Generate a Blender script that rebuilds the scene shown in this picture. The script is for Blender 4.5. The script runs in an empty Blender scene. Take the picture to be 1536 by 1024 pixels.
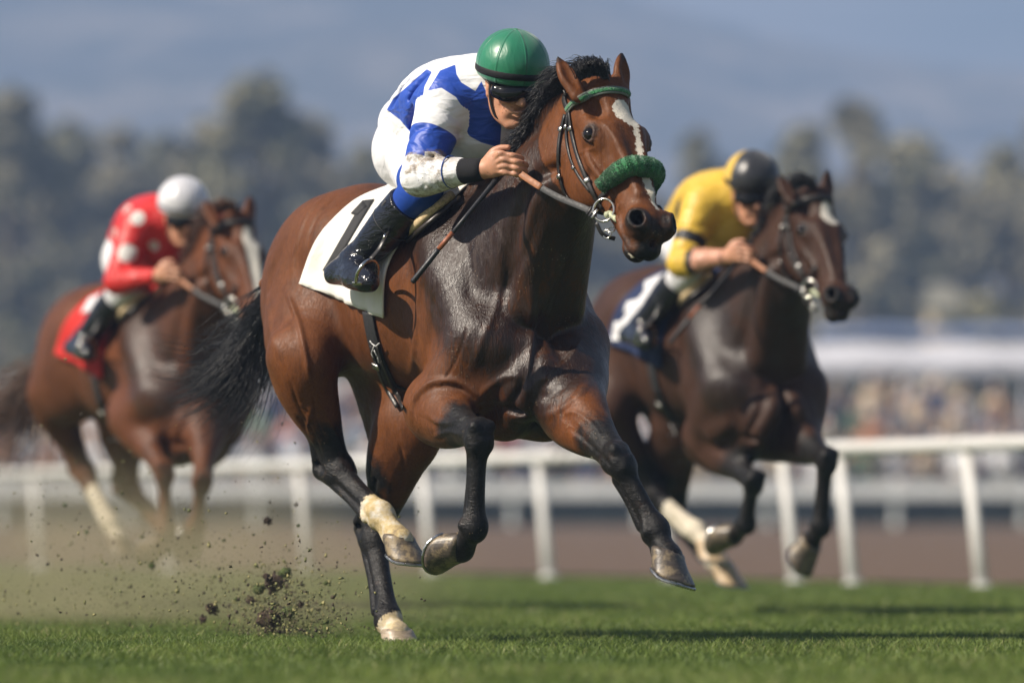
RES1, RES2, RES3 = .0055, .012, .0035
HAZE, DUST = .0014, .66
import bpy, math, random
import numpy as np
from mathutils import Vector
from mathutils.bvhtree import BVHTree

SC = bpy.context.scene
COL = SC.collection
rng = np.random.default_rng(7)
random.seed(7)
F_PX, HZ, CH = 7040.0, 790.0, 0.3977      # focal length in photo pixels, horizon row, camera height


def P(px, py, Y):
    """photo pixel at distance Y -> world point"""
    return np.array([(px - 768.0) / F_PX * Y, Y, CH + (HZ - py) / F_PX * Y])


def A(*v):
    return np.array(v, dtype=float)


def nrm(v):
    v = np.asarray(v, float)
    return v / (np.linalg.norm(v) + 1e-12)


# ------------------------------------------------------------------ camera, light
cam_d = bpy.data.cameras.new('camera')
cam = bpy.data.objects.new('camera', cam_d)
COL.objects.link(cam)
cam.location = (0, 0, CH)
cam.rotation_euler = (math.radians(90), 0, 0)
cam_d.sensor_width = 36
cam_d.lens = F_PX / 1536 * 36
cam_d.shift_y = (HZ - 512) / 1536
cam_d.clip_start = 0.5
cam_d.clip_end = 20000
cam_d.dof.use_dof = True
cam_d.dof.focus_distance = 15.35
cam_d.dof.aperture_fstop = 1.65
SC.camera = cam

SUN = nrm(A(-0.70, -0.27, 0.66))
sun_el = math.asin(SUN[2])
sun_az = math.atan2(SUN[0], SUN[1])
w = bpy.data.worlds.new('World')
SC.world = w
w.use_nodes = True
nt = w.node_tree
nt.nodes.clear()
_sk = nt.nodes.new('ShaderNodeTexSky')
_sk.sky_type = 'NISHITA'
_sk.sun_disc = False
_sk.sun_elevation = sun_el
_sk.sun_rotation = sun_az
_sk.air_density = 1.0
_sk.dust_density = 1.6
_sk.ozone_density = 1.0
_bg = nt.nodes.new('ShaderNodeBackground')
_bg.inputs[1].default_value = 0.042
_wo = nt.nodes.new('ShaderNodeOutputWorld')
nt.links.new(_sk.outputs[0], _bg.inputs[0])
nt.links.new(_bg.outputs[0], _wo.inputs[0])
sd = bpy.data.lights.new('sun', 'SUN')
sd.energy = 5.0
sd.angle = math.radians(0.55)
sd.color = (1.0, 0.90, 0.77)
so = bpy.data.objects.new('sun', sd)
so.rotation_euler = Vector(SUN).to_track_quat('Z', 'Y').to_euler()
so.location = (-8, 8, 12)
COL.objects.link(so)
SC.view_settings.view_transform = 'Standard'
SC.view_settings.look = 'None'
SC.view_settings.gamma = 1
SC.view_settings.exposure = 0.86
SC.render.engine = 'CYCLES'
SC.cycles.use_denoising = True
SC.cycles.max_bounces = 6
SC.cycles.transparent_max_bounces = 8
SC.cycles.volume_bounces = 0


# ------------------------------------------------------------------ objects
def tag(o, label=None, cat=None, group=None, kind=None):
    if label: o['label'] = label
    if cat: o['category'] = cat
    if group: o['group'] = group
    if kind: o['kind'] = kind
    return o


def empty(name, loc, label=None, cat=None, group=None):
    o = bpy.data.objects.new(name, None)
    o.location = tuple(loc)
    o.empty_display_size = 0.1
    COL.objects.link(o)
    bpy.context.view_layer.update()
    return tag(o, label, cat, group)


def mesh(name, V, Fs, mat, parent=None, smooth=True, attrs=None, mats=None, mi=None):
    """V (n,3) world coordinates; Fs = int array (m,3|4) or list of lists"""
    V = np.asarray(V, dtype=np.float32)
    me = bpy.data.meshes.new(name)
    if isinstance(Fs, np.ndarray) and Fs.ndim == 2:
        m, k = Fs.shape
        me.vertices.add(len(V))
        me.vertices.foreach_set('co', V.ravel())
        me.loops.add(m * k)
        me.loops.foreach_set('vertex_index', Fs.astype(np.int32).ravel())
        me.polygons.add(m)
        me.polygons.foreach_set('loop_start', np.arange(0, m * k, k, dtype=np.int32))
        me.polygons.foreach_set('loop_total', np.full(m, k, dtype=np.int32))
    else:
        me.from_pydata([tuple(map(float, v)) for v in V], [], [list(map(int, f)) for f in Fs])
    me.update(calc_edges=True)
    me.validate()
    if smooth:
        me.polygons.foreach_set('use_smooth', np.ones(len(me.polygons), dtype=bool))
    if attrs:
        for k_, a_ in attrs.items():
            at = me.attributes.new(k_, 'FLOAT', 'POINT')
            at.data.foreach_set('value', np.asarray(a_, dtype=np.float32))
    for mm in (mats or [mat]):
        me.materials.append(mm)
    if mi is not None:
        me.polygons.foreach_set('material_index', np.asarray(mi, dtype=np.int32))
    o = bpy.data.objects.new(name, me)
    COL.objects.link(o)
    if parent is not None:
        o.parent = parent
        o.matrix_parent_inverse = parent.matrix_world.inverted()
    return o


def curves(name, lines, mat, parent=None, n=4):
    """lines: list of (pts(n,3), radii(n)) -> one mesh of thin tapered tubes"""
    Vs, Fs, base = [], [], 0
    bylen = {}
    for p, r in lines:
        bylen.setdefault(len(p), []).append((p, r))
    for m, ls in bylen.items():
        Pp = np.array([l[0] for l in ls]); Rr = np.array([l[1] for l in ls])
        d = np.empty_like(Pp)
        d[:, 1:-1] = Pp[:, 2:] - Pp[:, :-2]; d[:, 0] = Pp[:, 1] - Pp[:, 0]; d[:, -1] = Pp[:, -1] - Pp[:, -2]
        d /= np.linalg.norm(d, axis=2, keepdims=True) + 1e-12
        ref = np.where(np.abs(d[..., 2:3]) > .9, A(1, 0, 0), A(0, 0, 1.))
        x = np.cross(ref, d); x /= np.linalg.norm(x, axis=2, keepdims=True) + 1e-12
        y = np.cross(d, x)
        a = np.arange(n) * 2 * math.pi / n
        V = Pp[:, :, None, :] + Rr[:, :, None, None] * (np.cos(a)[None, None, :, None] * x[:, :, None, :] + np.sin(a)[None, None, :, None] * y[:, :, None, :])
        K = len(ls)
        Vs.append(V.reshape(-1, 3))
        k, i, jx = np.meshgrid(np.arange(K), np.arange(m - 1), np.arange(n), indexing='ij')
        q0 = base + (k * m + i) * n
        Fs.append(np.stack([q0 + jx, q0 + (jx + 1) % n, q0 + n + (jx + 1) % n, q0 + n + jx], -1).reshape(-1, 4))
        base += K * m * n
    return mesh(name, np.vstack(Vs), np.vstack(Fs), mat, parent)


def join(parts):
    """list of (V,F) with list faces -> one"""
    Vs, Fs, n = [], [], 0
    for V, F in parts:
        Vs.append(np.asarray(V, float))
        Fs += [[i + n for i in f] for f in F]
        n += len(V)
    return np.vstack(Vs), Fs


def box(c, sx, sy, sz, R=None, bev=0.0):
    s = A(sx, sy, sz) / 2
    if bev <= 0:
        q = A(*[0] * 3)
        V = np.array([[x, y, z] for x in (-1, 1) for y in (-1, 1) for z in (-1, 1)]) * s
        F = [[0, 1, 3, 2], [4, 6, 7, 5], [0, 4, 5, 1], [2, 3, 7, 6], [0, 2, 6, 4], [1, 5, 7, 3]]
    else:
        V, F = [], []
        prof = [(-1, -1, bev), ]
        # chamfered box: three nested rings
        rings = []
        for z, e in ((-s[2], bev), (-s[2] + bev, 0), (s[2] - bev, 0), (s[2], bev)):
            x, y = s[0] - e, s[1] - e
            b = min(bev, x * .5, y * .5)
            rings.append([(x, -y + b, z), (x, y - b, z), (x - b, y, z), (-x + b, y, z), (-x, y - b, z), (-x, -y + b, z), (-x + b, -y, z), (x - b, -y, z)])
        V = np.array(sum(rings, []))
        for r in range(3):
            for i in range(8):
                F.append([r * 8 + i, r * 8 + (i + 1) % 8, (r + 1) * 8 + (i + 1) % 8, (r + 1) * 8 + i])
        F.append(list(range(7, -1, -1)))
        F.append([24 + i for i in range(8)])
    V = np.asarray(V, float)
    if R is not None:
        V = V @ np.asarray(R).T
    return V + np.asarray(c), F


def frame_from(d, up=(0, 0, 1)):
    d = nrm(d)
    up = np.asarray(up, float)
    if abs(d @ nrm(up)) > .98:
        up = A(1, 0, 0)
    x = nrm(np.cross(up, d))
    y = np.cross(d, x)
    return x, y, d


def tube(pts, rad, n=12, closed=False, flat=None, cap=True, up=(0, 0, 1)):
    """swept tube; flat=(axis vec, factor) squashes along axis"""
    pts = np.asarray(pts, float)
    m = len(pts)
    rad = np.full(m, rad) if np.isscalar(rad) else np.asarray(rad, float)
    V, F = [], []
    px = None
    for i in range(m):
        if closed:
            d = nrm(pts[(i + 1) % m] - pts[i - 1])
        else:
            d = nrm(pts[min(i + 1, m - 1)] - pts[max(i - 1, 0)])
        if px is None:
            px, _, _ = frame_from(d, up)
        px = nrm(px - d * (px @ d))
        py = np.cross(d, px)
        for j in range(n):
            a = 2 * math.pi * j / n
            off = rad[i] * (math.cos(a) * px + math.sin(a) * py)
            if flat is not None:
                ax = flat[0][i] if np.ndim(flat[0]) == 2 else flat[0]
                off = off - ax * (off @ ax) * (1 - flat[1])
            V.append(pts[i] + off)
    for i in range(m if closed else m - 1):
        for j in range(n):
            a, b = i * n + j, i * n + (j + 1) % n
            c, d_ = ((i + 1) % m) * n + (j + 1) % n, ((i + 1) % m) * n + j
            F.append([a, b, c, d_])
    if cap and not closed:
        F.append(list(range(n - 1, -1, -1)))
        F.append([(m - 1) * n + j for j in range(n)])
    return np.array(V), F


def crom(pts, sub=6):
    """Catmull-Rom through rows of pts (any width)"""
    p = np.asarray(pts, float)
    if len(p) < 3:
        t = np.linspace(0, 1, sub + 1)[:, None]
        return p[0] * (1 - t) + p[1] * t
    q = np.vstack([2 * p[0] - p[1], p, 2 * p[-1] - p[-2]])
    out = []
    for i in range(1, len(q) - 2):
        for k in range(sub):
            t = k / sub
            out.append(.5 * ((2 * q[i]) + (-q[i - 1] + q[i + 1]) * t + (2 * q[i - 1] - 5 * q[i] + 4 * q[i + 1] - q[i + 2]) * t * t
                             + (-q[i - 1] + 3 * q[i] - 3 * q[i + 1] + q[i + 2]) * t ** 3))
    out.append(p[-1])
    return np.array(out)


# ------------------------------------------------------------------ signed-distance modelling
def pr_ell(c, r, M=None):
    """ellipsoid; M rows = local axes"""
    c = np.asarray(c, float)
    r = np.asarray(r, float)
    M = np.eye(3) if M is None else np.asarray(M, float)
    ext = np.sqrt(((M * r[:, None]) ** 2).sum(0))

    def f(X):
        q = (X - c) @ M.T
        k0 = np.sqrt(((q / r) ** 2).sum(-1)) + 1e-9
        k1 = np.sqrt(((q / r ** 2) ** 2).sum(-1)) + 1e-9
        return k0 * (k0 - 1) / k1
    return f, c - ext, c + ext


def pr_chain(pts, rad, sub=5, flat=None):
    """tapered tube through pts; flat=(axis, factor | list of factors)"""
    pts = np.asarray(pts, float)
    rad = np.asarray(rad, float)
    ff = None
    cols = [pts, rad[:, None]]
    if flat is not None:
        ff = np.full(len(pts), flat[1], float) if np.isscalar(flat[1]) else np.asarray(flat[1], float)
        cols.append(ff[:, None])
    q = crom(np.hstack(cols), sub)
    p, r = q[:, :3], np.maximum(q[:, 3], 1e-4)
    ff = q[:, 4] if flat is not None else None
    ax = nrm(flat[0]) if flat is not None else None

    def f(X):
        best = None
        for i in range(len(p) - 1):
            a, b = p[i], p[i + 1]
            ab = b - a
            L = ab @ ab + 1e-12
            t = np.clip(((X - a) @ ab) / L, 0, 1)
            off = X - a - t[..., None] * ab
            if ax is not None:
                fac = ff[i] * (1 - t) + ff[i + 1] * t
                comp = off @ ax
                n2 = (off ** 2).sum(-1) + comp ** 2 * (1 / fac ** 2 - 1)
                d = np.sqrt(np.maximum(n2, 0))
            else:
                d = np.sqrt((off ** 2).sum(-1))
            d = d - (r[i] * (1 - t) + r[i + 1] * t)
            best = d if best is None else np.minimum(best, d)
        return best
    R = r.max()
    return f, p.min(0) - R, p.max(0) + R


def pr_box(c, h, M=None, rd=0.01):
    c = np.asarray(c, float); h = np.asarray(h, float)
    M = np.eye(3) if M is None else np.asarray(M, float)
    ext = np.sqrt(((M * h[:, None]) ** 2).sum(0)) * 1.75

    def f(X):
        q = np.abs((X - c) @ M.T) - (h - rd)
        return np.sqrt((np.maximum(q, 0) ** 2).sum(-1)) + np.minimum(q.max(-1), 0) - rd
    return f, c - ext, c + ext


def pr_plane(c, n):
    c = np.asarray(c, float); n = nrm(n)
    big = A(9, 9, 9)
    return (lambda X: (X - c) @ n), c - big, c + big


def combine(F, D, op, k):
    if op == 'add':
        h = np.maximum(k - np.abs(F - D), 0) / k
        return np.minimum(F, D) - h * h * k * .25
    if op == 'sub':
        D = -D
        h = np.maximum(k - np.abs(F - D), 0) / k
        return np.maximum(F, D) + h * h * k * .25
    if op == 'int':
        h = np.maximum(k - np.abs(F - D), 0) / k
        return np.maximum(F, D) + h * h * k * .25


def sdf_eval(prims, X):
    """evaluate at (n,3) points"""
    Fv = np.full(len(X), .5)
    for (f, lo, hi), op, k in prims:
        if op == 'int':
            Fv = combine(Fv, f(X), op, k)
            continue
        mrg = .14 + k
        idx = np.nonzero(((X > lo - mrg) & (X < hi + mrg)).all(1))[0]
        if len(idx):
            Fv[idx] = combine(Fv[idx], f(X[idx]), op, k)
    return Fv


def sdf_mesh(prims, lo, hi, res, O=None, R=None, warp=None):
    """prims in world space; grid box lo..hi in the frame X = O + g @ R (rows of R = axes). Returns V, quads"""
    O = np.zeros(3) if O is None else O
    R = np.eye(3) if R is None else R
    B = 8
    n = np.ceil((np.asarray(hi) - lo) / res / B).astype(int)
    lo = np.asarray(lo, float)
    # coarse test at block centres
    ii = np.stack(np.meshgrid(*[np.arange(k) for k in n], indexing='ij'), -1).reshape(-1, 3)
    cen = lo + (ii * B + B / 2) * res
    cw = O + cen @ R
    half = B * res * .5
    rad = half * 1.7321 + res
    Dc = sdf_eval(prims, cw)
    act = np.abs(Dc) < rad * 2.0 + .012
    F = np.full(tuple(n * B), .5, np.float32)
    Fb = F.reshape(n[0], B, n[1], B, n[2], B)
    ina = ii[(~act) & (Dc < 0)]
    Fb[ina[:, 0], :, ina[:, 1], :, ina[:, 2], :] = -.5
    ia = ii[act]
    g = np.stack(np.meshgrid(*[np.arange(B)] * 3, indexing='ij'), -1).reshape(-1, 3)
    nb = len(ia)
    vals = np.full((nb, B ** 3), .5, np.float64)
    base = lo + ia * B * res
    X = (O + (base[:, None, :] + g[None] * res).reshape(-1, 3) @ R).reshape(nb, B ** 3, 3)
    if warp is not None:
        Xw = X + warp(X.reshape(-1, 3)).reshape(X.shape)
    else:
        Xw = X
    cb = X.mean(1)
    for (f, plo, phi), op, k in prims:
        if op == 'int':
            vals = combine(vals, f(Xw), op, k)
            continue
        mrg = k + rad + .01 + (.03 if op == 'add' else 0)
        idx = np.nonzero(((cb > plo - mrg) & (cb < phi + mrg)).all(1))[0]
        if len(idx):
            vals[idx] = combine(vals[idx], f(Xw[idx]), op, k)
    Fb[ia[:, 0], :, ia[:, 1], :, ia[:, 2], :] = vals.reshape(nb, B, B, B)
    # surface nets
    S = F < 0
    N = F.shape
    c8 = [S[i:N[0] - 1 + i, j:N[1] - 1 + j, k:N[2] - 1 + k] for i in (0, 1) for j in (0, 1) for k in (0, 1)]
    al = c8[0].copy(); an = c8[0].copy()
    for c in c8[1:]:
        al &= c; an |= c
    cell = an & ~al
    ci = np.argwhere(cell)
    vid = np.full(cell.shape, -1, np.int32)
    vid[cell] = np.arange(len(ci), dtype=np.int32)
    fl = F.ravel()
    st = np.array([N[1] * N[2], N[2], 1])
    cidx = ci @ st
    acc = np.zeros((len(ci), 3)); cnt = np.zeros(len(ci))
    corners = [(i, j, k) for i in (0, 1) for j in (0, 1) for k in (0, 1)]
    for a in range(8):
        for b in range(a + 1, 8):
            ca, cb_ = np.array(corners[a]), np.array(corners[b])
            if np.abs(ca - cb_).sum() != 1:
                continue
            fa = fl[cidx + ca @ st]; fb = fl[cidx + cb_ @ st]
            m = (fa < 0) != (fb < 0)
            t = fa[m] / (fa[m] - fb[m])
            acc[m] += ca + t[:, None] * (cb_ - ca)
            cnt[m] += 1
    V = lo + (ci + acc / cnt[:, None]) * res
    quads = []
    for ax in range(3):
        o1, o2 = [(1, 2), (2, 0), (0, 1)][ax]
        sl0 = [slice(1, -1)] * 3; sl1 = [slice(1, -1)] * 3
        sl0[ax] = slice(0, -1); sl1[ax] = slice(1, None)
        s0, s1 = S[tuple(sl0)], S[tuple(sl1)]
        d = s0 != s1
        e = np.argwhere(d)
        flip = s0[d]
        off = np.ones(3, int); off[ax] = 0
        e = e + off
        u1 = np.zeros(3, int); u1[o1] = 1
        u2 = np.zeros(3, int); u2[o2] = 1
        q = [vid[tuple((e - u1 - u2).T)], vid[tuple((e - u2).T)], vid[tuple(e.T)], vid[tuple((e - u1).T)]]
        q = np.stack(q, 1)
        q[~flip] = q[~flip][:, ::-1]
        quads.append(q)
    Q = np.vstack(quads)
    Q = Q[(Q >= 0).all(1)]
    # light smoothing
    for _ in range(1):
        s = np.zeros_like(V); c = np.zeros(len(V))
        for a in range(4):
            b = (a + 1) % 4
            for x, y in ((a, b), (b, a)):
                for dd in range(3):
                    s[:, dd] += np.bincount(Q[:, x], V[Q[:, y], dd], len(V))
                c += np.bincount(Q[:, x], minlength=len(V))
        V = V * .5 + .5 * s / np.maximum(c, 1)[:, None]
    return O + V @ R, Q


def bvh_of(V, Q):
    return BVHTree.FromPolygons([tuple(v) for v in V.tolist()], [tuple(q) for q in Q.tolist()], all_triangles=False)


def hitpx(bvh, px, py, off=0.0):
    """cast from the photo's viewpoint through a pixel onto a surface; returns point, normal"""
    o = Vector((0, 0, CH))
    d = Vector(P(px, py, 10.0)) - o
    loc, n, i, _ = bvh.ray_cast(o, d.normalized())
    if loc is None:
        return None, None
    if n.dot(d) > 0:
        n = -n
    return np.array(loc) + np.array(n) * off, np.array(n)


def hitray(bvh, o, d, off=0.0):
    loc, n, i, _ = bvh.ray_cast(Vector(o), Vector(nrm(d)))
    if loc is None:
        return None, None
    if n.dot(Vector(d)) > 0:
        n = -n
    return np.array(loc) + np.array(n) * off, np.array(n)


def nearest(bvh, p, off=0.0):
    loc, n, i, dist = bvh.find_nearest(Vector(p))
    return np.array(loc) + np.array(n) * off, np.array(n)


def ribbon(pts, nors, width, thick=.004, wdir=None):
    """strap: flat bar following pts, lying against nors"""
    pts = np.asarray(pts, float); nors = np.asarray(nors, float)
    m = len(pts)
    width = np.full(m, width) if np.isscalar(width) else np.asarray(width)
    V, F = [], []
    for i in range(m):
        d = nrm(pts[min(i + 1, m - 1)] - pts[max(i - 1, 0)])
        n = nrm(nors[i] - d * (nors[i] @ d))
        s = np.cross(d, n)
        w_, t = width[i] / 2, thick / 2
        b = t * .6
        for (x, y) in ((-w_, -t + b), (-w_, t - b), (-w_ + b, t), (w_ - b, t), (w_, t - b), (w_, -t + b), (w_ - b, -t), (-w_ + b, -t)):
            V.append(pts[i] + s * x + n * y)
    for i in range(m - 1):
        for j in range(8):
            F.append([i * 8 + j, i * 8 + (j + 1) % 8, (i + 1) * 8 + (j + 1) % 8, (i + 1) * 8 + j])
    F.append([7, 6, 5, 4, 3, 2, 1, 0])
    F.append([(m - 1) * 8 + j for j in range(8)])
    return np.array(V), F


def sm(x, a, b):
    t = np.clip((x - a) / (b - a), 0, 1)
    return t * t * (3 - 2 * t)


def vnormals(V, Q):
    n = np.cross(V[Q[:, 2]] - V[Q[:, 0]], V[Q[:, 3]] - V[Q[:, 1]])
    out = np.zeros_like(V)
    for k in range(4):
        for d_ in range(3):
            out[:, d_] += np.bincount(Q[:, k], n[:, d_], len(V))
    return out / (np.linalg.norm(out, axis=1, keepdims=True) + 1e-12)


def strokes(V, Q, lines, sub=6):
    """raise (h>0) or press in (h<0) thin lines on a body: each line = ([photo points], width m, height m)"""
    bv = bvh_of(V, Q)
    N_ = vnormals(V, Q)
    H_ = np.zeros(len(V))
    for pts, wd, h in lines:
        q = crom(np.array(pts, float), sub)
        c = []
        for x in q:
            p, n = hitpx(bv, x[0], x[1])
            if p is not None: c.append(p)
        if len(c) < 2: continue
        c = np.array(c)
        if np.abs(np.diff(c[:, 1])).max() > .25: continue
        lo, hi = c.min(0) - wd * 3, c.max(0) + wd * 3
        idx = np.nonzero(((V > lo) & (V < hi)).all(1))[0]
        X = V[idx]
        best = np.full(len(idx), 9.); tt = np.zeros(len(idx))
        for i in range(len(c) - 1):
            ab = c[i + 1] - c[i]
            t = np.clip(((X - c[i]) @ ab) / (ab @ ab + 1e-12), 0, 1)
            d = np.linalg.norm(X - c[i] - t[:, None] * ab, axis=1)
            m = d < best
            best = np.where(m, d, best); tt = np.where(m, (i + t) / (len(c) - 1), tt)
        tap = np.clip(np.minimum(tt, 1 - tt) * 5, .12, 1)
        v = h * tap * np.exp(-(best / wd) ** 2)
        H_[idx] = np.where(np.abs(v) > np.abs(H_[idx]), v, H_[idx])
    return V + N_ * H_[:, None]


# ------------------------------------------------------------------ materials
class NT:
    def __init__(s, name):
        s.m = bpy.data.materials.new(name)
        s.m.use_nodes = True
        s.t = s.m.node_tree
        s.n = s.t.nodes
        s.b = s.n.get('Principled BSDF')
        s.tc = None

    def new(s, typ, **kw):
        nd = s.n.new(typ)
        for k, v in kw.items():
            setattr(nd, k, v)
        return nd

    def set(s, sock, v):
        if hasattr(v, 'is_output') or isinstance(v, bpy.types.NodeSocket):
            s.t.links.new(v, sock)
        else:
            if sock.type == 'RGBA' and len(v) == 3:
                v = (*v, 1)
            sock.default_value = v

    def coord(s, scale=(1, 1, 1), loc=(0, 0, 0), rot=(0, 0, 0)):
        if s.tc is None:
            s.tc = s.new('ShaderNodeTexCoord')
        mp = s.new('ShaderNodeMapping')
        mp.inputs['Scale'].default_value = scale
        mp.inputs['Location'].default_value = loc
        mp.inputs['Rotation'].default_value = rot
        s.t.links.new(s.tc.outputs['Object'], mp.inputs[0])
        return mp.outputs[0]

    def noise(s, sc, det=4, rough=.55, vec=None, dist=0.0):
        nd = s.new('ShaderNodeTexNoise')
        nd.inputs['Scale'].default_value = sc
        nd.inputs['Detail'].default_value = det
        nd.inputs['Roughness'].default_value = rough
        nd.inputs['Distortion'].default_value = dist
        s.t.links.new(vec if vec is not None else s.coord(), nd.inputs['Vector'])
        return nd.outputs[0]

    def vor(s, sc, vec=None, feat='F1', rnd=1.0):
        nd = s.new('ShaderNodeTexVoronoi', feature=feat)
        nd.inputs['Scale'].default_value = sc
        nd.inputs['Randomness'].default_value = rnd
        s.t.links.new(vec if vec is not None else s.coord(), nd.inputs['Vector'])
        return nd.outputs[0]

    def ramp(s, x, stops):
        nd = s.new('ShaderNodeValToRGB')
        el = nd.color_ramp.elements
        while len(el) < len(stops):
            el.new(.5)
        for e, (p_, c) in zip(el, stops):
            e.position = p_
            e.color = (*c, 1) if len(c) == 3 else c
        s.set(nd.inputs[0], x)
        return nd.outputs[0]

    def rng(s, x, a, b, c=0., d=1., smooth=True):
        nd = s.new('ShaderNodeMapRange')
        if smooth: nd.interpolation_type = 'SMOOTHSTEP'
        s.set(nd.inputs[0], x)
        for i, v in zip((1, 2, 3, 4), (a, b, c, d)):
            s.set(nd.inputs[i], v)
        return nd.outputs[0]

    def mix(s, f, a, b, mode='MIX'):
        nd = s.new('ShaderNodeMix', data_type='RGBA', blend_type=mode)
        s.set(nd.inputs[0], f); s.set(nd.inputs[6], a); s.set(nd.inputs[7], b)
        return nd.outputs[2]

    def math(s, op, a, b=0.0, c=None):
        nd = s.new('ShaderNodeMath', operation=op)
        s.set(nd.inputs[0], a); s.set(nd.inputs[1], b)
        if c is not None: s.set(nd.inputs[2], c)
        return nd.outputs[0]

    def attr(s, name):
        nd = s.new('ShaderNodeAttribute', attribute_name=name)
        return nd.outputs['Fac']

    def bump(s, h, strength=.3, dist=.01, prev=None):
        nd = s.new('ShaderNodeBump')
        nd.inputs['Strength'].default_value = strength
        nd.inputs['Distance'].default_value = dist
        s.set(nd.inputs['Height'], h)
        if prev is not None: s.t.links.new(prev, nd.inputs['Normal'])
        return nd.outputs[0]

    def out(s, **kw):
        for k, v in kw.items():
            s.set(s.b.inputs[k.replace('_', ' ')], v)
        return s.m


def simple(name, col, rough=.6, var=.25, sc=30, bump=.15, bd=.002, metal=0., spec=.5, coat=0., sheen=0.):
    N = NT(name)
    n = N.noise(sc, 5)
    c0 = tuple(x * (1 - var) for x in col); c1 = tuple(min(1, x * (1 + var)) for x in col)
    N.out(Base_Color=N.ramp(n, [(.3, c0), (.7, c1)]), Roughness=N.rng(N.noise(sc * .6, 3), .3, .7, max(.03, rough - .08), min(1, rough + .1)),
          Metallic=metal, Specular_IOR_Level=spec, Coat_Weight=coat, Sheen_Weight=sheen,
          Normal=N.bump(N.noise(sc * 4, 4), bump, bd))
    return N.m


def cloth_mat(name, c, rough=.8, dirt=.25, weave=900, dirtcol=(.25, .20, .13), spec=.3, fold=.25):
    N = NT(name)
    n = N.noise(7, 7, .65)
    m = N.math('MULTIPLY', N.rng(n, .52, .75), dirt)
    col = N.mix(m, c, dirtcol)
    col = N.mix(N.rng(N.noise(3, 4), .3, .8, 0, .18), col, tuple(x * .6 for x in c))
    nm = N.bump(N.noise(13, 4, .5, dist=.8), fold, .012)
    N.out(Base_Color=col, Roughness=rough, Specular_IOR_Level=spec, Normal=N.bump(N.noise(weave, 2), .25, .0006, nm))
    return N.m


def sheet(grid, thick, flipn=None):
    """grid (r,c,3) -> closed slab along vertex normals"""
    r, c, _ = grid.shape
    du = np.gradient(grid, axis=0); dv = np.gradient(grid, axis=1)
    n = np.cross(du, dv); n /= np.linalg.norm(n, axis=2, keepdims=True) + 1e-12
    if flipn is not None and (n.reshape(-1, 3).mean(0) @ flipn) < 0: n = -n
    a = (grid + n * thick / 2).reshape(-1, 3); b = (grid - n * thick / 2).reshape(-1, 3)
    V = np.vstack([a, b]); F = []
    K = r * c
    for i in range(r - 1):
        for j in range(c - 1):
            q = [i * c + j, i * c + j + 1, (i + 1) * c + j + 1, (i + 1) * c + j]
            F.append(q); F.append([x + K for x in q[::-1]])
    ed = [(0, j) for j in range(c)] + [(i, c - 1) for i in range(1, r)] + [(r - 1, j) for j in range(c - 2, -1, -1)] + [(i, 0) for i in range(r - 2, 0, -1)]
    ei = [i * c + j for i, j in ed]
    for k in range(len(ei)):
        p, q = ei[k], ei[(k + 1) % len(ei)]
        F.append([q, p, p + K, q + K])
    return V, F


class Frame:
    def __init__(s, ox, Y, deg):
        s.O = A((ox - 768) / F_PX * Y, Y, 0)
        a = math.radians(deg)
        s.h = A(math.cos(a), -math.sin(a), 0)
        s.r = A(-math.sin(a), -math.cos(a), 0)
        s.z = A(0, 0, 1)
        s.M = np.array([s.h, s.r, s.z])

    def T(s, u, v, z):
        return s.O + u * s.h + v * s.r + z * s.z

    def D(s, u, v, z):
        return u * s.h + v * s.r + z * s.z


def ell_rot(fr, c, r, pitch=0., yaw=0.):
    """ellipsoid in frame coordinates; pitch tips +u axis up, yaw turns +u towards v"""
    cp, sp, cy, sy = math.cos(pitch), math.sin(pitch), math.cos(yaw), math.sin(yaw)
    ax = fr.D(cp * cy, cp * sy, sp)
    ay = fr.D(-sy, cy, 0)
    az = np.cross(ax, ay)
    return pr_ell(fr.T(*c), r, np.array([ax, ay, az]))


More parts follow.
